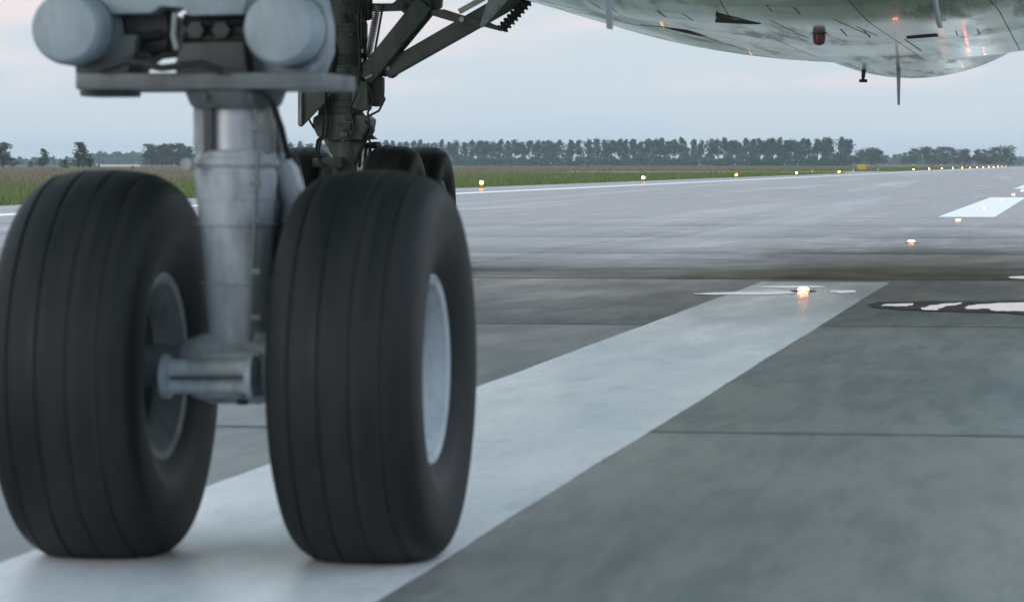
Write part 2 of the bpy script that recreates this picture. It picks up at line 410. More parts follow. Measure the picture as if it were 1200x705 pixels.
for k in range(ROWS + 1):                       # bitumen pressed into the joints between the slab rows
    y = SY0 + SP * k; vs = []; fs = []; xx = -EDGE; pr_ = []
    while xx < EDGE: pr_.append(xx); xx += 0.22 if abs(xx) < 6 else 1.5
    for x in pr_:
        w_ = 0.034 + random.uniform(-.016, .016) + .010 * math.sin(x * 1.7 + k); dy_ = random.uniform(-.008, .008)
        vs += [(x, y - w_ + dy_, 0.0012), (x, y + w_ + dy_, 0.0012)]
    MB().add(vs, [(2 * i, 2 * i + 2, 2 * i + 3, 2 * i + 1) for i in range(len(pr_) - 1)]).build('joint_sealant', 'tar', runway, smooth=False)
# painted dashes of the centreline, cut at the joints like the concrete below them
def dash(y0, y1, xl, xr, mat, jag):
    cuts = [y0] + [SY0 + SP * k for k in range(ROWS + 1) if y0 + 0.2 < SY0 + SP * k < y1 - 0.2] + [y1]
    for a, b in zip(cuts[:-1], cuts[1:]):
        a2 = a + (0.007 if a != y0 else 0); b2 = b - (0.007 if b != y1 else 0)
        n = max(2, int((b2 - a2) / 0.12)); vs = []; fs = []
        for i in range(n + 1):
            y = a2 + (b2 - a2) * i / n
            l = xl + jag * (math.sin(y * 1.3) * 0.5 + math.sin(y * 4.1 + 1) * 0.25 + random.uniform(-.25, .25))
            r = xr + jag * (math.sin(y * 0.9 + 2) * 0.5 + math.sin(y * 3.3) * 0.3 + random.uniform(-.25, .25))
            if jag > 0.01: r -= 0.022 * math.exp(-((y - 14.2) / 1.6) ** 2)
            vs += [(l, y, 0.0025), (r, y, 0.0025), (l, y, -0.002), (r, y, -0.002)]
        for i in range(n):
            q = 4 * i; fs += [(q, q + 1, q + 5, q + 4), (q + 1, q + 3, q + 7, q + 5), (q + 2, q, q + 4, q + 6)]
        fs += [(0, 2, 3, 1), (4 * n, 4 * n + 1, 4 * n + 3, 4 * n + 2)]
        MB().add(vs, fs).build('painted_dash', mat, runway, smooth=False)
dash(-8.0, 27.7, -0.525, 0.505, 'paint', 0.006)
for k in range(8):
    y0 = 62.5 + k * 72
    dash(y0, y0 + 37, -0.52, 0.50, 'paint2', 0.004)
for sx in (-1, 1):
    sheet('painted_edge_line', min(sx * 17.6, sx * 18.5), max(sx * 17.6, sx * 18.5), -120, 2200, 0.004, 'paint2', runway)
# taxiway leaving the runway where the edge lights pause
tax = MB().add([(-EDGE, 372, -0.004), (-EDGE, 462, -0.004), (-48, 440, -0.004), (-75, 438, -0.004), (-75, 408, -0.004), (-48, 405, -0.004)], [(0, 1, 2, 3, 4, 5)])
tag(tax.build('taxiway', 'runway', smooth=False), kind='structure')
# puddles
def puddle(pts, z=0.0075, name='puddle', mat='water', parent=None):
    pts = [Vector((p.x, p.y, z)) for p in (G(*q) for q in pts)]
    # smooth closed outline
    out = []
    n = len(pts)
    for i in range(n):
        p0, p1, p2, p3 = (pts[(i + k - 1) % n] for k in range(4))
        for t in (0, .25, .5, .75):
            jit = Vector((random.uniform(-.02, .02), random.uniform(-.07, .07), 0)) if mat else Vector()
            out.append(jit + 0.5 * ((2 * p1) + (p2 - p0) * t + (2 * p0 - 5 * p1 + 4 * p2 - p3) * t * t + (3 * p1 - p0 - 3 * p2 + p3) * t ** 3))
    return MB().add(out, [tuple(range(len(out)))]).build(name, mat, parent, smooth=False)
pud = [([(1019, 358), (1030, 354.5), (1080, 353.8), (1150, 353.5), (1215, 353), (1230, 361), (1215, 370), (1175, 367), (1120, 366), (1060, 363.5), (1030, 361.5)], 'dark rimmed puddle lying right of the white dash end'),
       ([(814, 344.6), (860, 342.8), (930, 342.2), (945, 343.8), (900, 345.6), (850, 346)], 'thin sliver of water crossing the left rim of the near dash'),
       ([(884, 336.5), (920, 335.4), (962, 335.6), (960, 337.4), (915, 338)], 'thin sliver of water above the glowing lamp at the dash end'),
       ([(972, 341.5), (1000, 340.6), (1003, 343), (985, 344)], 'small sliver of water right of the lamp on the near dash'),
       ([(1181, 325.5), (1195, 324), (1225, 323.6), (1228, 326.5), (1195, 327)], 'bright sliver of water at the right rim of the photo')]
for i, (q, lab) in enumerate(pud):
    o = puddle(q, z=0.0055, mat='mud' if i == 0 else 'water'); tag(o, lab, 'puddle', 'puddles around the dash end')
    if i == 0:
        for w in ([(1034, 359.2), (1048, 357.2), (1072, 357), (1066, 359.4), (1045, 360.4)], [(1078, 364), (1088, 360.4), (1108, 357.4), (1126, 356), (1118, 359), (1102, 361.5), (1096, 364.6)],
                  [(1130, 362), (1146, 358), (1185, 356.2), (1235, 356.4), (1235, 367), (1188, 366), (1166, 365.4), (1158, 362.5), (1142, 363.8)]):
            puddle(w, z=0.0095, name='water_film', parent=o)

# ------------------------------------------------------------------ airliner
plane = empty('airliner', None, (0, 8.13, 0))
tag(plane, 'wide-body airliner with pale green belly rolling on the white runway centreline', 'airliner')
class Sub:      # parts are modelled in world coordinates; parents carry only the identity of a thing's base
    pass
plane.location = (0, 0, 0)
NY = 8.10; MX, MY = -4.65, 30.9
# --- fuselage
def zbot(Y):
    z = 2.06 + (1.99 - 2.06) * min(1, max(0, (Y - 22) / 14))
    if Y > 41: z += 0.012 * (Y - 41) ** 2
    return z
def fus_sec(Y, n=96):
    RX, RZ = 2.515, 2.70
    k = 1.0; zc = zbot(Y) + RZ
    if Y < 8.0:
        t = max(0.0, (Y - 1.6) / 6.4); k = math.sqrt(max(0.0, 1 - (1 - t) ** 2.0)) ** 0.9; zc = zbot(Y) + RZ - 0.55 * (1 - t) ** 1.5
    if Y > 41: 
        t = (Y - 41) / 19; k = max(0.02, 1 - 0.9 * t * t - 0.05 * t); zc = zbot(41) + 2 * RZ - RZ * k - 0.15 * t
        zc = max(zc, zbot(Y) + RZ * k) if False else zbot(Y) + RZ * k
    return [(RX * k * math.sin(2 * PI * i / n), Y, zc - RZ * k * math.cos(2 * PI * i / n)) for i in range(n)]
Ys = [1.6, 1.75, 2.0, 2.4, 3, 3.7, 4.5, 5.5, 6.5, 8] + list(np.arange(10, 41, 1.5)) + list(np.arange(41, 60.5, 1.0))
mb = MB(); n = 96
for Y in Ys: mb.v += fus_sec(float(Y))
for i in range(len(Ys) - 1):
    for k in range(n):
        k2 = (k + 1) % n; mb.f.append((i * n + k, i * n + k2, (i + 1) * n + k2, (i + 1) * n + k))
mb.f.append(tuple(range(n))); mb.f.append(tuple(range((len(Ys) - 1) * n, len(Ys) * n)))
fus_bvh = BVHTree.FromPolygons([Vector(v) for v in mb.v], mb.f)
fuselage = mb.build('fuselage', 'hull', plane, angle=60)
# --- belly fairing between the wings, of single panels
def fair(x, Y):
    f0 = min(1, max(0, (Y - 20.0) / 5.0)); f0 = f0 * f0 * (3 - 2 * f0)
    f1 = min(1, max(0, (37.4 - Y) / 3.6)); f1 = f1 * f1 * (3 - 2 * f1)
    f = f0 * f1
    zb = 1.955 + 0.30 * (1 - f0) + 0.16 * (1 - f1)
    a = 3.0 + 1.35 * min(f0, f1 ** 0.6 if f1 > 0 else 0); 
    u = min(1.0, abs(x) / a)
    return 3.9 - (3.9 - zb) * math.sqrt(max(0.0, 1 - u * u)), a
ycuts = [20.6, 23.4, 26.2, 28.9, 31.9, 34.6, 36.9]
ucuts = [-0.985, -0.80, -0.56, -0.30, -0.1, 0.12, 0.33, 0.58, 0.80, 0.985]
fairing = empty('belly_fairing', plane)
allv = []; allf = []
tones = {}
for j in range(len(ycuts) - 1):
    for i in range(len(ucuts) - 1):
        y0, y1 = ycuts[j] + 0.004, ycuts[j + 1] - 0.004
        u0, u1 = ucuts[i] + 0.0008, ucuts[i + 1] - 0.0008
        NU, NV = 8, 7; vs = []; fs = []
        for b in range(NV + 1):
            Y = y0 + (y1 - y0) * b / NV
            for a in range(NU + 1):
                _, A = fair(0, Y); x = (u0 + (u1 - u0) * a / NU) * A
                z, _ = fair(x, Y); vs.append((x, Y, z))
        for b in range(NV):
            for a in range(NU):
                q = b * (NU + 1) + a; fs.append((q, q + NU + 1, q + NU + 2, q + 1))
        # thin skin with depth
        m = len(vs); top = [(x, y, z + 0.012) for x, y, z in vs]
        rimi = [a for a in range(NU + 1)] + [b * (NU + 1) + NU for b in range(1, NV + 1)] + [NV * (NU + 1) + a for a in range(NU - 1, -1, -1)] + [b * (NU + 1) for b in range(NV - 1, 0, -1)]
        side = [(rimi[k], rimi[(k + 1) % len(rimi)], rimi[(k + 1) % len(rimi)] + m, rimi[k] + m) for k in range(len(rimi))]
        o = len(allv); allv += vs; allf += [tuple(q + o for q in f) for f in fs]
        if j == 3 and i >= 4: mat = 'hull_metal'
        elif j == 4 and i >= 5: mat = 'hull_metal'
        elif j in (1, 2) and 2 <= i <= 4: mat = 'hull_pale'
        elif i >= 5 and j <= 2: mat = 'hull'
        else: mat = random.choice(['hull_mid', 'hull', 'hull_mid', 'hull_pale'])
        MB().add(vs + top, fs + [tuple(q + m for q in f[::-1]) for f in fs] + side).build('fairing_panel', mat, fairing, angle=40)
# dark liner just above the panels, seen through the joints
vs = []; fs = []
NU, NV = 40, 40
for b in range(NV + 1):
    Y = 20.65 + (36.85 - 20.65) * b / NV
    for a in range(NU + 1):
        _, A = fair(0, Y); x = (-0.98 + 1.96 * a / NU) * A; z, _ = fair(x, Y); vs.append((x, Y, z + 0.03))
for b in range(NV):
    for a in range(NU):
        q = b * (NU + 1) + a; fs.append((q, q + NU + 1, q + NU + 2, q + 1))
MB().add(vs, fs).build('fairing_liner', 'seam', fairing, angle=60)
o = len(allv)
allv2 = allv + list(mb.v); allf2 = allf + [tuple(q + o for q in f) for f in mb.f if len(f) == 4]
belly = BVHTree.FromPolygons([Vector(v) for v in allv2], allf2)
def on_belly(px, py, lift=0.004):
    d = ray(px, py); h = belly.ray_cast(CAM, d, 300)
    if h[0] is None: return None
    nrm = h[1] if h[1].dot(d) < 0 else -h[1]
    return h[0] + nrm * lift, nrm
# --- wings
def wing(sx):
    st = [(2.2, 20.8, 32.6, 3.15, 1.25), (4.0, 22.0, 33.4, 3.35, 1.1), (8.0, 24.6, 34.0, 3.85, 0.85), (14, 28.4, 35.6, 4.6, 0.6), (23.8, 34.8, 38.0, 5.9, 0.3)]
    m = MB(); prof = []
    for c, t in ((0, 0), (.03, .35), (.12, .75), (.35, 1), (.6, .75), (.85, .3), (1, 0.03)): prof.append((c, t * .5))
    prof2 = prof + [(c, -t) for c, t in reversed(prof[1:])]
    k = len(prof2)
    for x, y0, y1, z, th in st:
        for c, t in prof2: m.v.append((sx * x, y0 + (y1 - y0) * c, z + t * th))
    for i in range(len(st) - 1):
        for q in range(k):
            q2 = (q + 1) % k; m.f.append((i * k + q, i * k + q2, (i + 1) * k + q2, (i + 1) * k + q))
    m.f.append(tuple(range(k))); m.f.append(tuple(range((len(st) - 1) * k, len(st) * k)))
    return m.build('wing', 'hull_mid', plane, angle=50)
wing(-1); wing(1)
# --- things fixed to the belly
def blade(px0, py_tip, Y, chord, thick, lean, top=None, name='antenna', mat='antenna', shift=0.0):
    tip = P(px0, py_tip, Y)
    hit = fus_bvh.ray_cast(Vector((tip.x + shift, Y, 0)), Vector((0, 0, 1)))
    hf = belly.ray_cast(Vector((tip.x + shift, Y, 0)), Vector((0, 0, 1)))
    zt = hf[0].z + 0.02
    m = MB(); vs = []
    for z, c, t, dy, dx in ((zt, chord, thick, 0, shift), (tip.z, chord * 0.55, thick * 0.6, lean, 0)):
        for a, b in ((-.5, 0), (-.25, .5), (.2, .42), (.5, 0), (.2, -.42), (-.25, -.5)): vs.append((tip.x + dx + b * t, Y + dy + a * c, z))
    m.add(vs, [(0, 1, 2, 3, 4, 5), (11, 10, 9, 8, 7, 6)] + [(i, i + 6, (i + 1) % 6 + 6, (i + 1) % 6) for i in range(6)])
    return m.build(name, mat, fuselage, bevel=0.002)
blade(1053, 123, 38.0, 0.30, 0.045, 0.05)
blade(711, 33, 14.1, 0.34, 0.028, 0.10)
blade(1097, 28, 19.0, 0.30, 0.05, 0.55, shift=-0.10, name='drain_mast')
q = on_belly(1013, 83)
if q:
    p = q[0]; m = MB(); m.beam(p + Vector((0, 0, 0.05)), p + Vector((-.02, .1, -.10)), 0.05, 0.14, 0.03, 0.09); m.box(p + Vector((-.02, .12, -.11)), (0.09, 0.10, 0.035))
    m.build('drain_mast', 'darkframe', fuselage, bevel=0.004)
# red beacon under the belly
by = 26.2; bx = P(960, 26, by).x
bz = belly.ray_cast(Vector((bx, by, 0)), Vector((0, 0, 1)))[0].z
bc = empty('beacon_light', fuselage)
def redlens():
    m = NT('beacon_red_glass'); return m.set(Base_Color=(0.16, 0.012, 0.012), Roughness=0.12, Coat_Weight=0.6)
MAT['beacon'] = redlens()
beacon = MB().lathe((bx, by, bz + 0.02), (bx, by, bz - 1), [(0, .058), (.11, .055), (.112, .05)], 28).build('beacon_light', 'black', fuselage)
bpy.data.objects.remove(bc); beacon.name = 'beacon_light'
MB().lathe((bx, by, bz - 0.082), (bx, by, bz - 1.082), [(0, .05), (.05, .05), (.08, .043), (.095, .02), (.097, .005)], 28).build('beacon_lens', 'beacon', fuselage)
MB().box((bx, by, bz - 0.078), (0.19, 0.03, 0.012)).build('beacon_clip', 'black', fuselage)
# openings, dark slots and seams that the photo shows on the belly
def patch(pts, name, mat, lift=0.004, parent=None):
    hs = [on_belly(x, y, lift) for x, y in pts]
    if any(h is None for h in hs): return
    inn = [h[0] for h in hs]; nrm = sum((h[1] for h in hs), Vector()).normalized(); k = len(inn)
    outv = [p - nrm * (lift + 0.02) for p in inn]
    MB().add(inn + outv, [tuple(range(k))] + [(i, (i + 1) % k, (i + 1) % k + k, i + k) for i in range(k)]).build(name, mat, parent or fuselage, smooth=False)
patch([(839, 14), (845, 16.5), (868, 22), (892, 28), (880, 28.2), (855, 27), (838, 26)], 'air_inlet', 'black')
patch([(1062, 43), (1080, 41), (1098, 39.7), (1100, 42.6), (1082, 44), (1063, 45.4)], 'access_slot', 'black')
patch([(750, 29.5), (775, 31.6), (806, 35.4), (828, 43), (820, 42), (800, 37.8), (775, 33.4)], 'access_slot', 'black')
def seam(pts, w=0.007):
    m = MB(); prev = None; vs = []
    P2 = []
    for (x0, y0), (x1, y1) in zip(pts[:-1], pts[1:]):
        for i in range(8): P2.append((x0 + (x1 - x0) * i / 8, y0 + (y1 - y0) * i / 8))
    P2.append(pts[-1])
    hs = [h for h in (on_belly(x, y, 0.003) for x, y in P2) if h]
    if len(hs) < 2: return
    for i, (p, nn) in enumerate(hs):
        d = (hs[min(i + 1, len(hs) - 1)][0] - hs[max(i - 1, 0)][0]).normalized(); u = d.cross(nn).normalized() * w / 2
        vs += [p + u, p - u]
    m.add(vs, [(2 * i, 2 * i + 1, 2 * i + 3, 2 * i + 2) for i in range(len(hs) - 1)]).build('seam_strip', 'seam', fuselage, smooth=False)
for s in ([(902, 24), (925, 35), (948, 45)], [(1003, 31), (1028, 42)], [(1060, 46), (1080, 60)], [(977, 23), (1000, 33), (1020, 42)], [(1070, 10), (1110, 7), (1130, 2)], [(1125, 20), (1160, 15), (1200, 12)], [(790, 0), (807, 5)], [(690, 1), (704, 10)], [(898, 6), (930, 9), (938, 17), (904, 13), (898, 6)], [(985, 34), (1012, 36), (1020, 44), (992, 42), (985, 34)], [(770, 12), (800, 16), (812, 24), (780, 20), (770, 12)], [(1120, 36), (1145, 34), (1148, 40), (1122, 42), (1120, 36)], [(720, 22), (790, 33), (860, 46), (930, 56)], [(1030, 78), (1080, 84), (1130, 80), (1180, 66)]):
    seam(s)

# ------------------------------------------------------------------ nose landing gear
ngear = empty('nose_landing_gear', plane)
def N(px, py, dy=0.0): return P(px, py, NY + dy)
UP = Vector((0, 0, 1))
sx = N(277, 300).x                                    # strut axis
def zpx(py, dy=0.0): return N(277, py, dy).z
# lower strut
prof = [(zpx(432), .074), (zpx(420), .076), (zpx(412), .0715), (zpx(380), .072), (zpx(300), .086), (zpx(240), .094), (zpx(212), .0995), (zpx(203), .0995),
        (zpx(200), .095), (zpx(196), .095), (zpx(194), .104), (zpx(187), .104), (zpx(184), .097), (zpx(178), .097), (zpx(176), .09)]
MB().lathe((sx, NY, 0), (sx, NY, 1), prof, 48).build('lower_strut', 'strut', ngear, bevel=0.003)
for py in (232, 262, 330): MB().lathe((sx, NY, 0), (sx, NY, 1), [(zpx(py + 1.5), .088 if py > 300 else .0975), (zpx(py - 1.5), .0885 if py > 300 else .098)], 48).build('strut_band', 'strut', ngear)
MB().cyl((sx, NY, zpx(178)), (sx, NY, zpx(120)), .072, n=40).build('piston', 'chrome', ngear)
for dx, mt in ((-.080, 'strut'), (.082, 'frame')):
    MB().box((sx + dx, NY - .015, (zpx(180) + zpx(122)) / 2), (.030, .07, zpx(122) - zpx(180))).build('piston_guard', mt, ngear, bevel=0.006)
MB().box((sx - .050, NY - .07, (zpx(180) + zpx(124)) / 2), (.022, .02, zpx(124) - zpx(180))).build('guide_rail', 'darkframe', ngear, bevel=0.003)
MB().cyl((sx - .095, NY - .09, zpx(192)), (sx - .095, NY - .115, zpx(192)), .014, n=16).build('grease_fitting', 'strut', ngear)
# collar and steering plate
MB().lathe((sx, NY, 0), (sx, NY, 1), [(zpx(128), .100), (zpx(122), .112), (zpx(106), .125), (zpx(104), .125)], 40).build('collar', 'frame', ngear, bevel=0.004)
a, b = N(88, 97, -.14), N(378, 97, -.14)
MB().box(((a.x + b.x) / 2, NY + .05, zpx(96.5)), (b.x - a.x, .38, zpx(87) - zpx(106))).build('steering_plate', 'frame', ngear, bevel=0.006)
a, b = N(101, 107), N(153, 107)
MB().box(((a.x + b.x) / 2, NY + .02, zpx(108.5)), (b.x - a.x, .16, zpx(104) - zpx(113))).build('plate_pad', 'darkframe', ngear, bevel=0.006)
# blocks above the plate
MB().prism([N(205, 88, -.05), N(205, 72, -.05), N(215, 50, -.05), N(285, 48, -.05), N(290, 88, -.05)], .22).build('collar_block', 'darkframe', ngear, bevel=0.008)
MB().prism([N(88, 88, -.02), N(86, 70, -.02), N(100, 40, -.02), N(160, 40, -.02), N(158, 62, -.02), N(148, 88, -.02)], .20).build('actuator_bracket', 'frame', ngear, bevel=0.008)
MB().prism([N(290, 86, .02), N(292, 40, .02), N(330, -6, .02), N(366, -6, .02), N(373, 30, .02), N(372, 60, .02), N(362, 86, .02)], .20).build('actuator_bracket', 'cap', ngear, bevel=0.008)
MB().prism([N(146, 66, .04), N(146, 16, .04), N(194, 16, .04), N(197, 34, .04), N(195, 66, .04)], .16).build('steering_housing', 'darkframe', ngear, bevel=0.006)
MB().prism([N(211, 70, .04), N(213, 52, .04), N(210, 40, .04), N(214, 16, .04), N(296, 16, .04), N(296, 70, .04)], .16).build('steering_housing', 'darkframe', ngear, bevel=0.006)
MB().prism([N(190, 33, .06), N(190, 28, .06), N(218, 27, .06), N(218, 34, .06)], .10).build('housing_bridge', 'darkframe', ngear, bevel=0.004)
for x0, y0_, x1, y1_, r in ((150, 44, 192, 40, .012), (150, 56, 194, 58, .010), (216, 26, 290, 24, .012), (216, 44, 288, 46, .014), (216, 58, 286, 60, .010)):
    MB().tube([N(x0, y0_, .03), N((x0 + x1) / 2, (y0_ + y1_) / 2 + 2, .02), N(x1, y1_, .03)], r).build('hydraulic_line', 'hose', ngear)
for x0 in (232, 262):
    c = N(x0, 36, .03); MB().cyl(c, c + Vector((0, -.03, 0)), .022, n=6).build('hose_union', 'darkframe', ngear)
MB().prism([N(110, 17, -.04), N(104, -12, -.04), N(290, -12, -.04), N(286, 17, -.04), N(220, 19, -.04), N(214, 10, -.04), N(188, 8, -.04), N(176, 16, -.04)], .22).build('upper_beam', 'cap', ngear, bevel=0.008)
MB().tube([N(160, 64, -.03), N(176, 66, -.04), N(180, 73, -.04), N(190, 66, -.04), N(206, 64, -.03)], .008).build('hydraulic_line', 'hose', ngear)
MB().tube([N(205, 16, -.02), N(203, 42, -.03), N(207, 58, -.03)], .007).build('hydraulic_line', 'strut', ngear)
MB().cyl((sx - .02, NY + .17, zpx(104)), (sx - .02, NY + .17, 2.15), .085, n=40).build('upper_strut', 'darkframe', ngear)
for px, r, mat, ln in ((76, .0885, 'cap', .40), (327, .091, 'cap', .22)):
    c = N(px, 33, -.16)
    MB().lathe(c, c + Vector((0, 1, 0)), [(-.012, .02), (-.010, r * .55), (-.004, r * .86), (.010, r * .97), (.03, r), (.16, r), (.165, r * .93), (.19, r * .93), (.195, r * 1.0), (ln * .8, r * .96), (ln, r * .8)], 48).build('steering_cylinder', mat, ngear, bevel=0.002)
    MB().lathe(c, c + Vector((0, 1, 0)), [(.10, r * 1.015), (.125, r * 1.015)], 48).build('cylinder_band', 'frame', ngear)
    for k in range(8):
        a = k * PI / 4 + .3; q = c + Vector((math.cos(a) * r * .8, .0, math.sin(a) * r * .8))
# torque links behind the strut, on the image's right
MB().prism([N(312, 128, .10), N(322, 126, .10), N(330, 180, .10), N(322, 205, .10), N(308, 200, .10)], .05).build('torque_link', 'frame', ngear, bevel=0.006)
MB().prism([N(318, 182, .06), N(330, 178, .06), N(344, 196, .06), N(352, 224, .06), N(350, 246, .06), N(340, 258, .06), N(326, 262, .06), N(314, 250, .06), N(310, 210, .06)], .07).build('torque_link', 'strut', ngear, bevel=0.012)
c = N(318, 203, .05); MB().cyl(c + Vector((0, -.012, 0)), c, .013, n=20).build('link_hole', 'black', ngear)  # black disc stands in for the dark inside the link's hole
MB().prism([N(312, 250, .12), N(336, 252, .12), N(322, 330, .12), N(312, 335, .12)], .05).build('torque_link', 'darkframe', ngear, bevel=0.006)
c = N(322, 297, .13); MB().cyl(c, N(314, 320, .13), .012).build('hose_sleeve', 'orange', ngear)
MB().tube([N(316, 325, .1), N(312, 350, .1), N(313, 378, .1), N(308, 400, .1)], .008).build('tow_cable', 'spring', ngear)
MB().tube([N(324, 205, .04), N(330, 240, .02), N(322, 290, .04), N(318, 400, .06)], .007).build('hydraulic_line', 'hose', ngear)
# axle, tow fitting
AZ = 0.462
MB().cyl((-.42, NY, AZ), (.42, NY, AZ), .052, n=32).build('axle', 'frame', ngear)
MB().lathe((0, NY, AZ), (1, NY, AZ), [(sx - .13, .062), (sx - .10, .075), (sx - .06, .092), (sx + .06, .092), (sx + .10, .075), (sx + .12, .062)], 36).build('axle_housing', 'strut', ngear, bevel=0.003)
y0 = -.10
a, b = N(199, 440, y0), N(299, 440, y0)
MB().prism([N(224, 466, y0), N(224, 432, y0), N(236, 412, y0), N(304, 412, y0), N(304, 466, y0)], .10).build('tow_lug', 'strut', ngear, bevel=0.008)
m = MB()
for dz, rr, mt in ((.022, .021, 'strut'), (-.024, .017, 'strut')):
    MB().cyl(a + Vector((0, -.035, dz)), b + Vector((0, -.035, dz)), rr, n=24).build('tow_pin', mt, ngear)
MB().box((a + b) / 2 + Vector((0, -.02, -.002)), (b.x - a.x, .03, .02)).build('tow_pin_web', 'darkframe', ngear)
for c in (a, b):
    MB().lathe(c + Vector((-.011, -.03, 0)), c + Vector((.989, -.03, 0)), [(0, .048), (.004, .054), (.018, .054), (.022, .048)], 32).build('tow_pin_flange', 'cap', ngear)
c = N(284, 468, y0 - .02); MB().cyl(c, c + Vector((0, 0, -.012)), .014, n=16).build('drain_plug', 'black', ngear)
# lines, clamps and plates on the strut
MB().tube([N(300, 128, -.09), N(303, 178, -.11), N(300, 240, -.10), N(296, 320, -.09), N(294, 400, -.09)], .0055).build('brake_line', 'frame', ngear)
for py in (150, 215, 258, 318, 372):
    for px_, w_ in ((300, 8),):
        c = N(px_, py, -.105 + (.012 if py > 250 else 0)); MB().box(c, (.026, .014, .014)).build('line_clamp', 'frame', ngear, bevel=.002)
MB().tube([N(118, 82, -.15), N(150, 72, -.16), N(190, 80, -.17), N(236, 74, -.16), N(262, 84, -.15)], .009).build('hydraulic_line', 'hose', ngear)
MB().tube([N(300, 104, -.13), N(318, 118, -.1), N(330, 150, -.02), N(338, 185, .04)], .008).build('hydraulic_line', 'hose', ngear)
for px_ in (240, 294):
    c = N(px_, 114, -.115); MB().cyl(c, c + Vector((0, -.012, 0)), .010, n=6).build('collar_bolt', 'darkframe', ngear)
# gear doors above the frame
for s in (-1, 1):
    MB().prism([(s * .52, NY + .35, 2.12), (s * .62, NY + .35, 1.55), (s * .64, NY + .35, 1.55), (s * .545, NY + .35, 2.12)], 2.2).build('gear_door', 'hull_white', ngear, bevel=0.004)

# ------------------------------------------------------------------ wheels
def tyre_mesh(Rt, Wt, rr, squash, nseg=96):
    """profile (x, r) round the axle, grooves cut into the tread, flattened where it stands"""
    w = Wt / 2; rm = rr + (Rt - rr) * 0.50
    pr = []
    gro = [-.60, -.21, .21, .60]                      # groove places as a share of the half width
    for i in range(61):                               # over the tread, from one side to the other
        t = -1 + 2 * i / 60; a = t * PI / 2
        sxn = math.copysign(abs(math.sin(a)) ** 0.80, a); cs = max(0, math.cos(a)) ** 0.62
        pr.append([w * sxn, rm + (Rt - rm) * cs])
    out = []
    for x, r in pr: out.append((x, r))
    fine = []
    for (x0, r0), (x1, r1) in zip(out[:-1], out[1:]):
        fine.append((x0, r0))
        for g in gro:
            gx = g * w
            if x0 < gx <= x1:
                rg = r0 + (r1 - r0) * (gx - x0) / (x1 - x0)
                for dx, dr in ((-.006, 0), (-.003, -.003), (.003, -.003), (.006, 0)): fine.append((gx + dx, rg + dr))
    fine.append(out[-1])
    fine = sorted(fine, key=lambda q: q[0]) if False else fine
    low = [(w * 0.985, rm - (rm - rr) * .30), (w * .93, rm - (rm - rr) * .58), (w * .86, rm - (rm - rr) * .80), (w * .80, rr + .004), (w * .74, rr - .012)]
    fine = [(-x, r) for x, r in reversed(low)] + fine + low
    k = len(fine); vs = []; fs = []
    zg = -Rt + squash
    for q in range(nseg):
        a = 2 * PI * q / nseg
        for x, r in fine:
            y, z = r * math.sin(a), -r * math.cos(a)
            dz = zg - z                               # below the ground: flatten; near it: bulge
            if z < -0.45 * Rt:
                s_ = min(1.0, max(0.0, (-z - .45 * Rt) / (.5 * Rt))); x = x * (1 + 0.045 * s_ * s_)
            if dz > 0: z = zg - dz * 0.02
            vs.append((x, y, z))
    for q in range(nseg):
        q2 = (q + 1) % nseg
        for i in range(k - 1): fs.append((q * k + i, q * k + i + 1, q2 * k + i + 1, q2 * k + i))
    return MB().add(vs, fs).mesh('tyre', 'rubber', angle=32)
def rim_meshes(rr, Wt, face, outer=True):
    """face = +1: dish seen from +X"""
    w = Wt / 2 * 0.80
    o = Vector((0, 0, 0)); X = Vector((1, 0, 0))
    w = w - .012
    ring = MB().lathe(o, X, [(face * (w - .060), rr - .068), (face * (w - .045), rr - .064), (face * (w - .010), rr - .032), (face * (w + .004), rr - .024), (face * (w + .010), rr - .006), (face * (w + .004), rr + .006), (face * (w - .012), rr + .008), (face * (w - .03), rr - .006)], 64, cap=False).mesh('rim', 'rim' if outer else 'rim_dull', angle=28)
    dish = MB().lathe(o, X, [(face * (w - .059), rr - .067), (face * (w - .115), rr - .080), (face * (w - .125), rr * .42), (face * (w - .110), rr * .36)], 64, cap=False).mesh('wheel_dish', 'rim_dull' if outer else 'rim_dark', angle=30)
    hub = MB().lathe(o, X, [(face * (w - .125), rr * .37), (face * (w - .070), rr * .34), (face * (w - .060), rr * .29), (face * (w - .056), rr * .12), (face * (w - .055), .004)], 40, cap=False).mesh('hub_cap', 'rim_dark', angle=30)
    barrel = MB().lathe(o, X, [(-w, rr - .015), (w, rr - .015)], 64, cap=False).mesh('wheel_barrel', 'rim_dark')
    return ring, dish, hub, barrel
def wheel(name, parent_plane, c, Rt, Wt, rr, squash, faces=(1, -1), label=None, inner=0):
    root = empty(name, parent_plane)
    loc = Vector(c)
    key = (Rt, Wt)
    if key not in CACHE: CACHE[key] = (tyre_mesh(Rt, Wt, rr, squash), {(f, q): rim_meshes(rr, Wt, f, q) for f in (1, -1) for q in (True, False)}, MB().lathe((0, 0, 0), (1, 0, 0), [(0, .007), (.012, .007)], 6).mesh('wheel_bolt', 'rim'))
    ty, rims, bolt = CACHE[key]
    link('tyre', ty, root, loc)
    for f in faces:
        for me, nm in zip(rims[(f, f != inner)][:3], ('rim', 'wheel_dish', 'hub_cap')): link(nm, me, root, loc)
        for k in range(12):
            a = k * PI / 6; rad = rr * .49
            link('wheel_bolt', bolt, root, loc + Vector((f * (Wt / 2 * .8 - .130) - (.012 if f < 0 else 0), math.sin(a) * rad, math.cos(a) * rad)))
    link('wheel_barrel', rims[(1, True)][3], root, loc)
    if label: root['label'] = label
    return root
CACHE = {}
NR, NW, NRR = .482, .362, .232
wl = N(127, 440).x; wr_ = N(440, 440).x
wheel('nose_wheel', plane, (wl, NY, NR - .022), NR, NW, NRR, .022, inner=1)
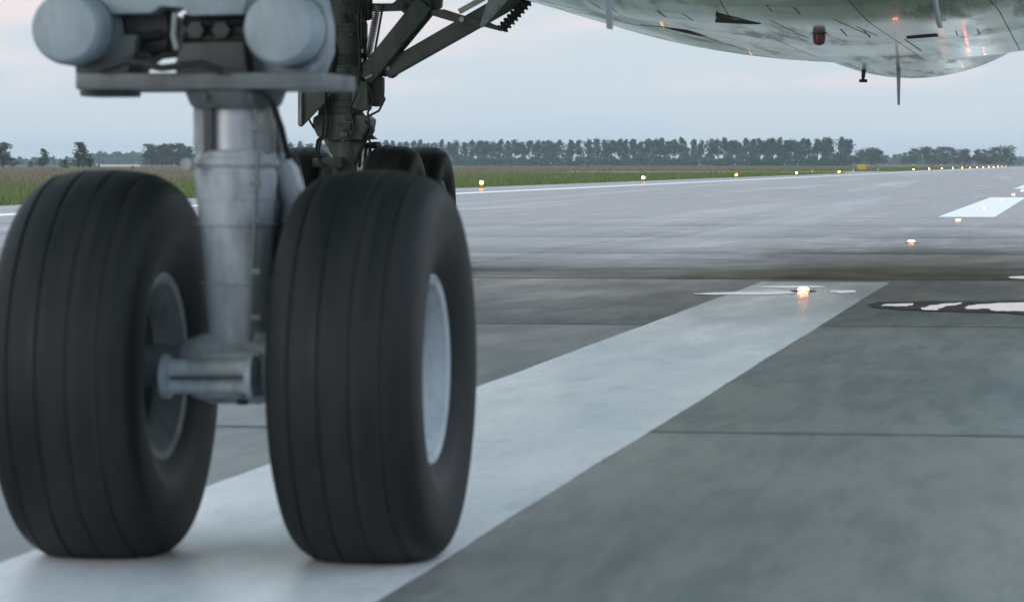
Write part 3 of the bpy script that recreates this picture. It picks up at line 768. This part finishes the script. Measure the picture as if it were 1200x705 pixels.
wheel('nose_wheel', plane, (wr_, NY, NR - .022), NR, NW, NRR, .022, inner=-1)
MR, MW, MRR = .580, .455, .27
for dx in (-.57, .57):
    for dy in (-.71, .71):
        wheel('main_wheel', plane, (MX + dx, MY + dy, MR - .04), MR, MW, MRR, .04)

# ------------------------------------------------------------------ main landing gear
mg = empty('main_landing_gear', plane)
def M(px, py, dy=0.0): return P(px, py, MY + dy)
def zm(py): return M(404, py).z
mx = M(404, 60).x
MB().lathe((mx, MY, 0), (mx, MY, 1), [(zm(108), .19), (zm(106), .205), (zm(88), .205), (zm(86), .212), (zm(80), .212), (zm(79), .203), (zm(52), .203), (zm(50), .21), (zm(44), .21), (zm(42), .203), (zm(33), .203), (zm(32), .212), (zm(28), .212), (zm(27), .205), (3.0, .21)], 48).build('outer_cylinder', 'main', mg, bevel=0.003)
MB().lathe((mx, MY, 0), (mx, MY, 1), [(zm(77), .207), (zm(64), .207)], 48).build('placard_band', 'main_dark', mg)
# the worn marking on the band
def text_ob(body, size, loc, mat, parent, name):
    cu = bpy.data.curves.new(name, 'FONT'); cu.body = body; cu.size = size; cu.extrude = 0.001; cu.align_x = 'CENTER'
    o = bpy.data.objects.new(name, cu); COL.objects.link(o)
    dg = bpy.context.evaluated_depsgraph_get(); me = bpy.data.meshes.new_from_object(o.evaluated_get(dg)); bpy.data.objects.remove(o)
    me.materials.append(MAT[mat]); ob = link(name, me, parent, loc); ob.rotation_euler = (PI / 2, 0, 0); return ob
c = M(399, 74, -.212); text_ob('C5', .075, c, 'main', mg, 'band_lettering')
MB().lathe((mx, MY, 0), (mx, MY, 1), [(zm(137), .15), (zm(134), .165), (zm(128), .175), (zm(112), .175), (zm(107), .19)], 40).build('lower_cylinder', 'main', mg, bevel=0.004)
for py in (100, 118, 126): MB().lathe((mx, MY, 0), (mx, MY, 1), [(zm(py + .8), .2 if py < 107 else .178), (zm(py - .8), .21 if py < 107 else .18)], 40).build('clamp_band', 'main_dark', mg)
MB().prism([M(367, 138, -.18), M(373, 134, -.18), M(388, 134, -.18), M(426, 135, -.18), M(432, 140, -.18), M(430, 152, -.18), M(424, 164, -.18), M(384, 164, -.18), M(372, 160, -.18), M(366, 148, -.18)], .36).build('piston_collar', 'main', mg, bevel=0.008)
MB().prism([M(378, 163, -.10), M(398, 163, -.10), M(402, 178, -.10), M(404, 196, -.10), M(394, 197, -.10), M(390, 184, -.10)], .12).build('bogie_fork', 'main', mg, bevel=0.01)
MB().prism([M(402, 163, -.06), M(428, 163, -.06), M(421, 178, -.06), M(414, 196, -.06), M(404, 196, -.06)], .14).build('bogie_fork', 'main_dark', mg, bevel=0.01)
MB().cyl((mx, MY, zm(165)), (mx, MY, .5), .11, n=32).build('piston', 'main', mg)
MB().box((mx, MY, .54), (.26, 1.75, .24)).build('bogie_beam', 'main', mg, bevel=0.03)
for dy in (-.71, .71): MB().cyl((MX - .6, MY + dy, .54), (MX + .6, MY + dy, .54), .07, n=24).build('bogie_axle', 'main', mg)
for dx in (-.30, .30):
    for dy in (-.71, .71): MB().cyl((MX + dx - .08, MY + dy, .54), (MX + dx + .08, MY + dy, .54), .21, n=32).build('brake_stack', 'main_dark', mg, bevel=0.006)
MB().prism([M(366, 186, -.25), M(400, 184, -.25), M(400, 197, -.25), M(366, 196, -.25)], .12).build('brake_manifold', 'main', mg, bevel=0.01)
MB().prism([M(423, 168, .25), M(440, 166, .25), M(441, 173, .25), M(452, 170, .25), M(450, 174, .25), M(424, 174, .25)], .25).build('brake_rod_bracket', 'main_dark', mg, bevel=0.006)
for px in (423, 429, 434): MB().tube([M(px, 172, .25), M(px - 2, 196, .3)], .014).build('brake_rod', 'main_dark', mg)
for k, pts in enumerate(([(379, 140), (378, 158), (372, 165), (370, 178), (376, 190), (384, 195)], [(384, 142), (382, 158), (375, 166), (373, 180), (378, 188)], [(383, 95), (382, 120), (384, 140), (382, 158)])):
    MB().tube([M(x, y, -.24) for x, y in pts], .013).build('brake_hose', 'hose', mg)
for pts, r in (([(381, 85), (380, 60), (381, 20), (380, -20)], .012), ([(385, 110), (386, 85), (384, 50), (385, 0)], .010), ([(420, 100), (422, 70), (420, 30), (422, -10)], .014), ([(415, 62), (418, 64), (424, 50), (424, 10)], .012)):
    MB().tube([M(x, y, -.225) for x, y in pts], r).build('hydraulic_line', 'hose', mg)
gd = random.Random(12)
for k in range(16):                                   # junction boxes, unions and clips scattered over the leg
    px_, py_ = gd.uniform(380, 428), gd.choice([12, 24, 38, 56, 90, 104, 114, 122, 140, 148, 156]) + gd.uniform(-3, 3)
    c = M(px_, py_, -.20 + .0016 * (px_ - 404) ** 2 * .02); MB().box(c, (gd.uniform(.03, .09), .05, gd.uniform(.02, .07))).build('junction_box', gd.choice(['main', 'main_dark', 'main_dark', 'hose']), mg, bevel=0.006)
for pts in ([(432, 100), (438, 118), (431, 132), (433, 148), (424, 160)], [(368, 150), (362, 140), (368, 128), (376, 118)], [(412, 96), (418, 110), (410, 128), (416, 150), (408, 166)], [(428, 142), (436, 150), (431, 162), (436, 170)], [(392, 30), (390, 48), (395, 62), (391, 84), (394, 108)], [(446, 108), (451, 116), (444, 130), (432, 136)]):
    MB().tube([M(x, y, -.22) for x, y in pts], .011).build('hydraulic_line', 'hose', mg)
MB().prism([M(374, 118, -.15), M(388, 112, -.15), M(388, 136, -.15), M(372, 138, -.15)], .16).build('sensor_bracket', 'main_dark', mg, bevel=0.008)
MB().prism([M(426, 150, -.1), M(437, 152, -.1), M(434, 158, -.1), M(440, 163, -.1), M(426, 164, -.1)], .12).build('sensor_bracket', 'main_dark', mg, bevel=0.006)
# brackets and boxes on the strut's right
MB().prism([M(424, 92, -.05), M(446, 90, -.05), M(446, 108, -.05), M(444, 124, -.05), M(436, 125, -.05), M(434, 118, -.05), M(424, 118, -.05)], .2).build('valve_box', 'main_dark', mg, bevel=0.01)
MB().prism([M(412, 96, -.16), M(430, 95, -.16), M(431, 128, -.16), M(421, 130, -.16), M(412, 126, -.16)], .2).build('valve_box', 'main', mg, bevel=0.012)
MB().prism([M(418, 134, -.12), M(424, 132, -.12), M(429, 142, -.12), M(427, 147, -.12), M(430, 152, -.12), M(426, 155, -.12), M(418, 150, -.12)], .1).build('proximity_sensor', 'main_dark', mg, bevel=0.006)
MB().prism([M(418, -4, -.05), M(433, -4, -.05), M(433, 22, -.05), M(427, 24, -.05), M(424, 18, -.05), M(418, 20, -.05)], .15).build('hinge_bracket', 'main_dark', mg, bevel=0.01)
MB().prism([M(421, 28, -.03), M(428, 27, -.03), M(428, 48, -.03), M(422, 49, -.03)], .12).build('valve_box', 'black', mg, bevel=0.008)
for py in (24, 60, 71): 
    c = M(422, py, -.1); MB().cyl(c, c + Vector((.03, 0, 0)), .02, n=12).build('line_clip', 'spring', mg)
for px, py in ((404, 4), (402, 18), (405, 82)):
    c = M(px, py, -.21); MB().cyl(c, c + Vector((0, -.02, 0)), .026, n=16).build('port_plug', 'main_dark', mg)
# side brace, its fork and the lock link
MB().prism([M(385, 14, .02), M(385, 2, .02), M(440, 4, .02), M(460, 4, .02), M(470, -6, .02), M(515, -8, .02), M(514, 8, .02), M(505, 14, .02), M(490, 17, .02), M(470, 12, .02), M(440, 13, .02)], .22).build('brace_fork', 'main', mg, bevel=0.02)
for px, py, r in ((476.5, 8, .065), (497, 7, .075)):
    c = M(px, py, -.03); MB().lathe(c, c + Vector((0, 1, 0)), [(0, r * .55), (0, r), (.30, r), (.30, r * .55)], 28).build('brace_pin', 'main', mg, bevel=0.008)
    c = M(px, py, -.035); MB().cyl(c, c + Vector((0, .05, 0)), r * .5, n=20).build('pin_bore', 'black', mg)
MB().beam(M(428, 92, -.02), M(499, 4, -.02), .175, .14, .175, .14).build('side_brace', 'main', mg, bevel=0.018)
MB().beam(M(434, 96, .05), M(507, 8, .05), .10, .10).build('side_brace_rib', 'main_dark', mg, bevel=0.01)
MB().beam(M(452, 84, .06), M(610, -6, .06), .150, .13, .165, .13).build('drag_brace', 'main', mg, bevel=0.018)
MB().beam(M(448, 85, .10), M(700, -58, .10), .10, .10).build('drag_brace_rib', 'main_dark', mg, bevel=0.01)
MB().beam(M(538, 14, .02), M(578, -8, .02), .05, .04).build('lock_actuator', 'spring', mg, bevel=0.006)
MB().prism([M(440, 80, 0), M(456, 74, 0), M(462, 78, 0), M(464, 88, 0), M(458, 92, 0), M(452, 88, 0), M(436, 92, 0)], .12).build('brace_lug', 'main_dark', mg, bevel=0.01)
c = M(454.5, 80.5, -.01); MB().cyl(c, c + Vector((0, -.01, 0)), .022, n=16).build('brace_hole_and_bolt', 'white', mg)  # white disc paints the light seen through the lug's hole
c = M(432, 90, -.1); MB().beam(M(428, 92, -.1), M(436, 88, -.1), .02, .02).build('brace_hole_and_bolt', 'spring', mg)
MB().prism([M(505, 12, -.06), M(520, 11, -.06), M(545, 19, -.06), M(570, 25, -.06), M(588, 33, -.06), M(587, 37, -.06), M(565, 31, -.06), M(545, 28.5, -.06), M(528, 25, -.06), M(505, 18, -.06)], .08).build('lock_link', 'main', mg, bevel=0.008)
c = M(541, 23, -.07); MB().cyl(c, c + Vector((0, -.012, 0)), .024, n=16).build('link_bolt', 'spring', mg)
# studded hose
hp = [M(588, 35, -.04), M(596, 26, -.04), M(606, 15, -.04), M(622, -3, -.04), M(640, -24, -.04), M(664, -50, -.04)]
MB().tube(hp, .036, 12).build('spring_guide', 'main_dark', mg)
L = 0; spts = []
for p0, p1 in zip(hp[:-1], hp[1:]):
    seg = (p1 - p0).length; kk = int(seg / .004)
    for i in range(kk): spts.append((p0.lerp(p1, i / kk), (p1 - p0).normalized()))
hel = []
for i, (p, d) in enumerate(spts):
    u = d.cross(Vector((0, 1, 0))).normalized(); a = i * .004 / .045 * 2 * PI
    hel.append(p + (u * math.cos(a) + Vector((0, 1, 0)) * math.sin(a)) * .046)
MB().tube(hel, .012, 6).build('lock_spring', 'main_dark', mg)
# white coil spring
p0, p1 = M(443, 6, .02), M(431, 68, .02); hel = []
d = (p1 - p0).normalized(); u = d.cross(Vector((0, 1, 0))).normalized(); nn = 420
for i in range(nn + 1):
    t = i / nn; a = t * 26 * 2 * PI; hel.append(p0.lerp(p1, t) + (u * math.cos(a) + Vector((0, 1, 0)) * math.sin(a)) * .030)
MB().tube(hel, .0062, 6).build('coil_spring', 'spring', mg)
MB().cyl(p0, p1, .012).build('spring_rod', 'main_dark', mg)
MB().beam(M(449, 6, .02), M(439, 62, .02), .018, .02).build('spring_strut', 'main_dark', mg)
# door tip, and the door panel left of the strut
MB().prism([M(562, 31, -.3), M(565, 33, -.3), M(583, 14, -.3), M(622, -30, -.3), M(590, -40, -.3), M(575, -10, -.3), M(566, 18, -.3)], .03).build('door_tip', 'strut', mg, bevel=0.006)
MB().prism([M(350, 60, -.35), M(350, 148, -.35), M(353.5, 148.5, -.35), M(381, 120, -.35), M(381, 60, -.35)], .035).build('door_panel', 'main', mg, bevel=0.004)
MB().beam(M(351.8, 55, -.37), M(351.8, 147, -.37), .035, .05).build('door_edge', 'strut', mg, bevel=0.004)
MB().prism([M(340, -45, .2), M(600, -45, .2), M(600, -75, .2), M(340, -75, .2)], .7).build('wing_attach_beam', 'main_dark', mg, bevel=0.02)

# ------------------------------------------------------------------ runway lights
def edge_lamp_mesh():
    base = MB().lathe((0, 0, 0), (0, 0, 1), [(0, .12), (.03, .12), (.035, .04), (.15, .04), (.155, .075), (.19, .075)], 16).mesh('lamp_base', 'yellow')
    lens = MB().lathe((0, 0, 0), (0, 0, 1), [(.19, .06), (.225, .075), (.27, .07), (.30, .045), (.312, .01)], 16).mesh('lamp_lens', 'lamp_edge')
    lens_r = lens.copy(); lens_r.materials[0] = MAT['lamp_red']
    return base, lens, lens_r
eb, elens, elens_r = edge_lamp_mesh()
ORD = ['first', 'second', 'third', 'fourth', 'fifth', 'sixth', 'seventh', 'eighth', 'ninth', 'tenth', 'eleventh', 'twelfth', 'thirteenth', 'fourteenth', 'fifteenth', 'sixteenth', 'seventeenth', 'eighteenth', 'nineteenth']
cnt = 0
for k in range(20):
    if k in (5, 6): continue
    o = empty('edge_light', None, (-21.0, 131.2 + 50.1 * k, 0.0))
    link('lamp_base', eb, o); link('lamp_lens', elens_r if k >= 18 else elens, o)
    far_word = 'glowing red, at the far end of the lamp row' if k == 19 else ('glowing orange, last but one of the lamp row' if k == 18 else 'glowing yellow along the grass, %s from the main wheels' % ORD[cnt])
    tag(o, 'runway edge lamp ' + far_word, 'runway light', 'lamps along the runway edge'); cnt += 1
def centre_lamp():
    ring = MB().lathe((0, 0, 0), (0, 0, 1), [(.001, .10), (.006, .095), (.010, .07), (.010, .02)], 24).mesh('lamp_ring', 'bolt')
    lens = MB().lathe((0, 0, 0), (0, 0, 1), [(.008, .042), (.020, .038), (.028, .024), (.030, .004)], 20).mesh('lamp_lens', 'lamp_centre')
    return ring, lens
cring, clens = centre_lamp()
for k in range(9):
    o = empty('centreline_light', None, (0.0 if k != 0 else -0.02, 25.6 + 16.2 * k, 0.004))
    link('lamp_ring', cring, o); link('lamp_lens', clens, o)
    lab = 'inset centreline lamp glowing orange on the end of the near white dash' if k == 0 else 'inset centreline lamp glowing orange, %s beyond the near white dash' % ORD[k - 1]
    tag(o, lab, 'runway light', 'lamps set into the centreline')

# ------------------------------------------------------------------ trees
def leaf_cards(centers, sizes, n):
    """quads of random attitude at the centres"""
    a = rng.normal(size=(n, 3)); a /= np.linalg.norm(a, axis=1)[:, None]
    b = rng.normal(size=(n, 3)); b -= a * (a * b).sum(1)[:, None]; b /= np.linalg.norm(b, axis=1)[:, None]
    s = sizes[:, None]; asp = rng.uniform(.55, 1.0, (n, 1))
    v = np.stack([centers - a * s - b * s * asp * .4, centers + a * s * .2 - b * s * asp, centers + a * s + b * s * asp * .3, centers - a * s * .1 + b * s * asp], 1).reshape(-1, 3)
    return v, np.arange(4 * n).reshape(-1, 4)
def tree_meshes(kind, H, seed):
    global rng
    rng = np.random.default_rng(seed); rd = random.Random(seed)
    lobes = []
    if kind == 'poplar':
        for k in range(13):
            t = rd.uniform(.46, .93); rad = (0.165 if t < .8 else .12) * H * rd.uniform(.45, 1.15)
            a = rd.uniform(0, 2 * PI); off = rd.uniform(0, .30) * H * (1.2 - t)
            lobes.append((off * math.cos(a), off * math.sin(a), t * H, rad * .75, rad * 1.05))
    elif kind == 'bush':
        for k in range(16):
            t = rd.uniform(.15, .90); a = rd.uniform(0, 2 * PI); off = rd.uniform(.0, .40) * H * (1.1 - .6 * t)
            rad = H * rd.uniform(.11, .21); lobes.append((off * math.cos(a), off * math.sin(a), t * H, rad, rad * .85))
    else:
        for k in range(15):
            t = rd.uniform(.18, .95); a = rd.uniform(0, 2 * PI); off = rd.uniform(.0, .20) * H * (1.15 - .75 * t)
            rad = H * rd.uniform(.08, .15) * (1.15 - .4 * t); lobes.append((off * math.cos(a), off * math.sin(a), t * H, rad, rad))
    cs = []; 
    for x, y, z, r1, r2 in lobes:
        m = 75 if kind == 'poplar' else 105
        d = rng.normal(size=(m, 3)); d /= np.linalg.norm(d, axis=1)[:, None]; q = rng.uniform(.25, 1.22, (m, 1)) ** .7
        cs.append(np.array([x, y, z]) + d * q * np.array([r1, r1, r2]))
    cs = np.concatenate(cs); cs[:, 2] = np.maximum(cs[:, 2], .03 * H)
    v, f = leaf_cards(cs, rng.uniform(.012, .036, len(cs)) * H, len(cs))
    crown = np_mesh('crown', v, f, {'poplar': 'leaf1', 'bush': 'leaf2', 'tall': 'leaf3'}[kind])
    m = MB(); r0 = .014 * H
    pts = [(0, 0, -.1), (rd.uniform(-.01, .01) * H, rd.uniform(-.01, .01) * H, .35 * H), (rd.uniform(-.02, .02) * H, rd.uniform(-.02, .02) * H, .85 * H)]
    for p, q, ra, rb in ((pts[0], pts[1], r0 * 1.3, r0), (pts[1], pts[2], r0, r0 * .25)): m.cyl(p, q, ra, rb, n=7)
    for x, y, z, r1, r2 in lobes[:7]: m.cyl((pts[1][0], pts[1][1], min(z * .7, .7 * H)), (x, y, z), r0 * .45, r0 * .12, n=5)
    return crown, m.mesh('trunk', 'bark')
TM = {'poplar': [tree_meshes('poplar', 1.0, 20 + k) for k in range(8)], 'bush': [tree_meshes('bush', 1.0, 50 + k) for k in range(4)], 'tall': [tree_meshes('tall', 1.0, 80 + k) for k in range(4)]}
def tree(name, px, D, H, kind, var, label, group=None, sx=1.0):
    d = ray(px, 192.5); d.z = 0; d.normalize(); c = math.cos(math.atan((px - 600) / F))
    p = CAM + d * (D / c)
    o = empty(name, None, (p.x, p.y, 0.0)); o.rotation_euler = (0, 0, random.uniform(0, 6.28)); o.scale = (H * sx, H * sx, H)
    cr_, tr_ = TM[kind][var % len(TM[kind])]
    link('trunk', tr_, o); link('crown', cr_, o)
    return tag(o, label, 'tree', group)
x = 318; k = 0
rr_ = random.Random(5)
while x < 996:
    t = (x - 318) / 677; D = 2050 - 330 * t
    top = 166.5 - 5.0 * t + rr_.uniform(-1.3, 1.8)
    if rr_.random() < .06: x += 4
    H = (193.2 - top) * D / F + .955
    tree('poplar_tree', x, D + rr_.uniform(-25, 25), H, 'poplar', k, 'tall poplar standing in the long dense row beyond the field', 'poplars in the long row', rr_.uniform(.95, 1.5))
    x += rr_.uniform(6.5, 10.0); k += 1
# second line behind, lower, closes the row
x = 322
while x < 992:
    D = 2130 - 320 * (x - 318) / 677
    tree('poplar_tree', x, D, (193.2 - rr_.uniform(171, 177)) * D / F + 1, 'tall', k, 'lower tree half hidden behind the long row of poplars', 'trees behind the poplar row'); x += rr_.uniform(16, 28); k += 1
# undergrowth at the foot of the row
rng = np.random.default_rng(3)
nU = 26000; t = rng.uniform(0, 1, nU); px = 314 + 684 * t; D = 2045 - 330 * t - rng.uniform(0, 30, nU)
hh = rng.beta(1.3, 1.6, nU) * (6.3 + 1.6 * np.sin(px * .11) + 1.2 * np.sin(px * .37 + 1) + .8 * np.sin(px * .83))
ang = np.arctan((px - 600) / F); wx = CAM.x + D * (np.tan(ang) * math.cos(YAW) - math.sin(YAW)); wy = D * (math.cos(YAW) + np.tan(ang) * math.sin(YAW))
v, f = leaf_cards(np.stack([wx, wy, np.maximum(hh, .2)], 1), rng.uniform(.35, .8, nU), nU)
tag(link('undergrowth', np_mesh('undergrowth', v, f, 'leaf1')), 'dense dark undergrowth at the foot of the poplar row', 'undergrowth', kind='stuff')
# trees left and right of the row
solo = [
 (3, 900, 164, 1.0, 'tall', 'tree cut by the left rim of the photo'),
 (15, 880, 185, 1.5, 'bush', 'low round bush beside the tree at the left rim'),
 (50, 980, 173, 0.95, 'tall', 'slim hazy tree standing alone left of the dark tree'),
 (36, 1000, 189, 1.3, 'bush', 'small low bush at the foot of the slim hazy tree'),
 (97, 760, 163.5, 0.78, 'tall', 'dark upright tree standing out sharply above the left tyre'),
 (92, 750, 183, 1.4, 'bush', 'dark bush at the left foot of the upright tree'),
 (75, 760, 187, 1.5, 'bush', 'wide low bush left of the dark upright tree'),
 (107, 770, 186, 1.0, 'bush', 'small bush at the right foot of the upright tree'),
 (178, 1350, 166, 1.0, 'tall', 'leftmost tree of the hazy clump near the nose strut'),
 (190, 1360, 166.5, 1.1, 'tall', 'second tree of the hazy clump near the nose strut'),
 (201, 1350, 168, 1.1, 'bush', 'round tree in the middle of the hazy clump'),
 (210, 1370, 167.5, 1.0, 'tall', 'fourth tree of the hazy clump near the nose strut'),
 (221, 1340, 169, 1.1, 'tall', 'last tree of the hazy clump, touching the nose strut'),
 (185, 1345, 181, 1.3, 'bush', 'low bush under the left of the hazy clump'),
 (214, 1345, 182, 1.3, 'bush', 'low bush under the right of the hazy clump'),
 (1009, 1800, 175, 1.2, 'bush', 'left half of the round grove right of the poplar row'),
 (1021, 1790, 173, 1.35, 'bush', 'domed tree in the middle of the round grove'),
 (1031, 1810, 176, 1.1, 'bush', 'right half of the round grove by the yellow sign'),
 (1061, 2150, 178, 1.0, 'tall', 'slim pale tree left of the dark grove above the lamps'),
 (1072, 1900, 173.5, 1.15, 'bush', 'leftmost broad tree of the dark grove above the lamps'),
 (1084, 1890, 172, 1.2, 'bush', 'second broad tree of the dark grove above the lamps'),
 (1094, 1900, 175, 1.1, 'bush', 'third broad tree of the dark grove above the lamps'),
 (1107, 1850, 171.5, 1.15, 'bush', 'tallest broad tree in the middle of the dark grove'),
 (1118, 1870, 174, 1.1, 'bush', 'broad tree right of the middle of the dark grove'),
 (1130, 1880, 174.5, 1.1, 'bush', 'rounded tree beside the pointed ones in the dark grove'),
 (1145, 1880, 173, 0.9, 'tall', 'pointed tree in the right half of the dark grove'),
 (1154, 1890, 174, 0.9, 'tall', 'second pointed tree in the right half of the dark grove'),
 (1166, 1800, 172, 1.25, 'bush', 'big domed tree left of the last one in the grove'),
 (1178, 1790, 171, 1.25, 'bush', 'last big domed tree at the right end of the grove')]
for i, (px_, D, top, sx_, kind, lab) in enumerate(solo):
    H = (192.5 - top) * D / F + .955
    tree('broad_tree' if kind == 'bush' else 'tall_tree', px_, D, H, kind, i, lab, 'scattered trees beyond the field', sx_ * (1.75 if kind == 'tall' else 1.25))
# faint woods far behind
def woods(px0, px1, D, toplo, tophi, n, name, label, seed):
    r = np.random.default_rng(seed); global rng; rng = r
    px = r.uniform(px0, px1, n); ang = np.arctan((px - 600) / F); d = D + r.uniform(-60, 60, n)
    env = (toplo + tophi) / 2 + (toplo - tophi) / 2 * (.5 * np.sin(px * .33) + .3 * np.sin(px * .81 + 1) + .2 * np.sin(px * 1.7))
    hh = r.beta(1.4, 1.0, n) * (192.5 - env) * D / F
    wx = CAM.x + d * (np.tan(ang) * math.cos(YAW) - math.sin(YAW)); wy = d * (math.cos(YAW) + np.tan(ang) * math.sin(YAW))
    v, f = leaf_cards(np.stack([wx, wy, np.maximum(hh, .3)], 1), r.uniform(.8, 1.7, n), n)
    tag(link(name, np_mesh(name, v, f, 'leaf3')), label, 'woods', kind='stuff')
woods(-60, 112, 3000, 182, 189, 6000, 'far_woods', 'pale far woods on the horizon at the left', 1)
woods(105, 330, 3000, 176, 181, 9000, 'far_woods', 'pale far line of trees behind the upright tree', 2)
woods(985, 1330, 3300, 178, 186, 11000, 'far_woods', 'pale far woods on the horizon at the right', 4)

# ------------------------------------------------------------------ grass
def blades(X, Y, h, w, mat, name, label):
    n = len(X); a = rng.uniform(0, 2 * PI, n); lean = rng.normal(0, .35, (n, 2)) * h[:, None]
    dx, dy = np.cos(a) * w, np.sin(a) * w
    z0 = np.full(n, -.03)
    v = np.stack([np.stack([X - dx, Y - dy, z0], 1), np.stack([X + dx, Y + dy, z0], 1), np.stack([X + lean[:, 0], Y + lean[:, 1], h], 1)], 1).reshape(-1, 3)
    return tag(link(name, np_mesh(name, v, np.arange(3 * n).reshape(-1, 3), mat)), label, 'grass', kind='stuff')
rng = np.random.default_rng(11)
n = 150000
Y = 55 * np.exp(rng.uniform(0, math.log(900 / 55), n)); off = rng.exponential(10, n) + rng.uniform(-.25, .4, n)
X = -EDGE - off
keep = ~((Y > 370) & (Y < 464) & (off < 38)); X, Y, off = X[keep], Y[keep], off[keep]
clump = .5 + .5 * np.sin(X * .9 + np.sin(Y * .21) * 2) * np.sin(Y * .37 + 1.3)
h = rng.uniform(.05, .17, len(X)) * (.6 + .9 * clump) * (1 + .3 * np.minimum(off, 6) / 6)
blades(X, Y, h, (.012 + .00013 * Y) * rng.uniform(.6, 1.4, len(X)), 'grass_green', 'verge_grass', 'green grass growing along the runway edge')
n = 170000
Y = 70 * np.exp(rng.uniform(0, math.log(1700 / 70), n)); off = 9 + rng.exponential(60, n) * (1 + Y / 300); X = -EDGE - off
keep = ~((Y > 370) & (Y < 464) & (off < 38)); X, Y, off = X[keep], Y[keep], off[keep]
h = rng.uniform(.08, .24, len(X)) * np.clip(off / 25, .5, 1.1)
blades(X, Y, h, (.012 + .00016 * Y) * rng.uniform(.6, 1.4, len(X)), 'grass_dry', 'field_grass', 'dry reddish grass covering the field beyond the verge')

# ------------------------------------------------------------------ small things on the field
s = empty('taxiway_sign', None); p = P(1010, 195, 432); s.location = (p.x, 432, 0)
MB().box((0, 0, .62), (1.15, .16, .62)).build('sign_panel', 'yellow', s, bevel=0.02)
for dx in (-.45, .45): MB().box((dx, .0, .16), (.06, .06, .34)).build('leg', 'pole', s)
tag(s, 'yellow taxiway sign standing in the grass before the round grove', 'sign')
for px_, Yk, lab in ((1000, 405, 'small white marker post left of the yellow sign'), (1029, 470, 'small white marker post right of the yellow sign'), (952, 330, 'small white marker post between two edge lamps')):
    g0 = P(px_, 200, Yk); m = MB().lathe((0, 0, 0), (0, 0, 1), [(-.02, .06), (.38, .055), (.42, .02)], 10).build('marker_post', 'white'); m.location = (g0.x, Yk, 0)
    tag(m, lab, 'marker post', 'white marker posts')
g0 = P(116, 195, 640); m = MB().lathe((0, 0, 0), (0, 0, 1), [(-.1, .14), (1.15, .13), (1.2, .06)], 10).build('field_post', 'pole'); m.location = (g0.x, 640, 0)
tag(m, 'dark post standing in the field beside the upright tree', 'post')
g0 = P(155.5, 195, 700); m = MB().box((0, 0, .28), (.5, .4, .56)).build('field_box', 'pole', bevel=.05); m.location = (g0.x, 700, 0)
tag(m, 'small dark box standing in the field before the pale shed', 'box')
g0 = P(140, 195, 1250); sh = empty('low_shed', None, (g0.x, 1250, 0)); sh.rotation_euler = (0, 0, YAW * 1.3)
MB().box((0, 0, .45), (15.5, 5, .9)).build('wall', 'white', sh)
MB().prism([(-7.9, -2.7, .9), (7.9, -2.7, .9), (7.9, -2.7, 1.0), (-7.9, -2.7, 1.0)], 5.4).build('roof', 'hull_pale', sh)
tag(sh, 'long low pale shed at the far edge of the field', 'shed')

# ------------------------------------------------------------------ haze
hz = MB().box((0, 2300, 14.0), (9000, 6200, 31.0)).build('haze', None, smooth=False)
hm_ = bpy.data.materials.new('haze_air'); hm_.use_nodes = True; t_ = hm_.node_tree
t_.nodes.remove(t_.nodes['Principled BSDF'])
pv = t_.nodes.new('ShaderNodeVolumePrincipled'); pv.inputs['Density'].default_value = 0.00012; pv.inputs['Color'].default_value = (0.80, 0.92, 1.0, 1)
t_.links.new(pv.outputs[0], t_.nodes['Material Output'].inputs['Volume'])
hz.data.materials.append(hm_); tag(hz, 'thin blue haze over the airfield', 'haze', kind='stuff')
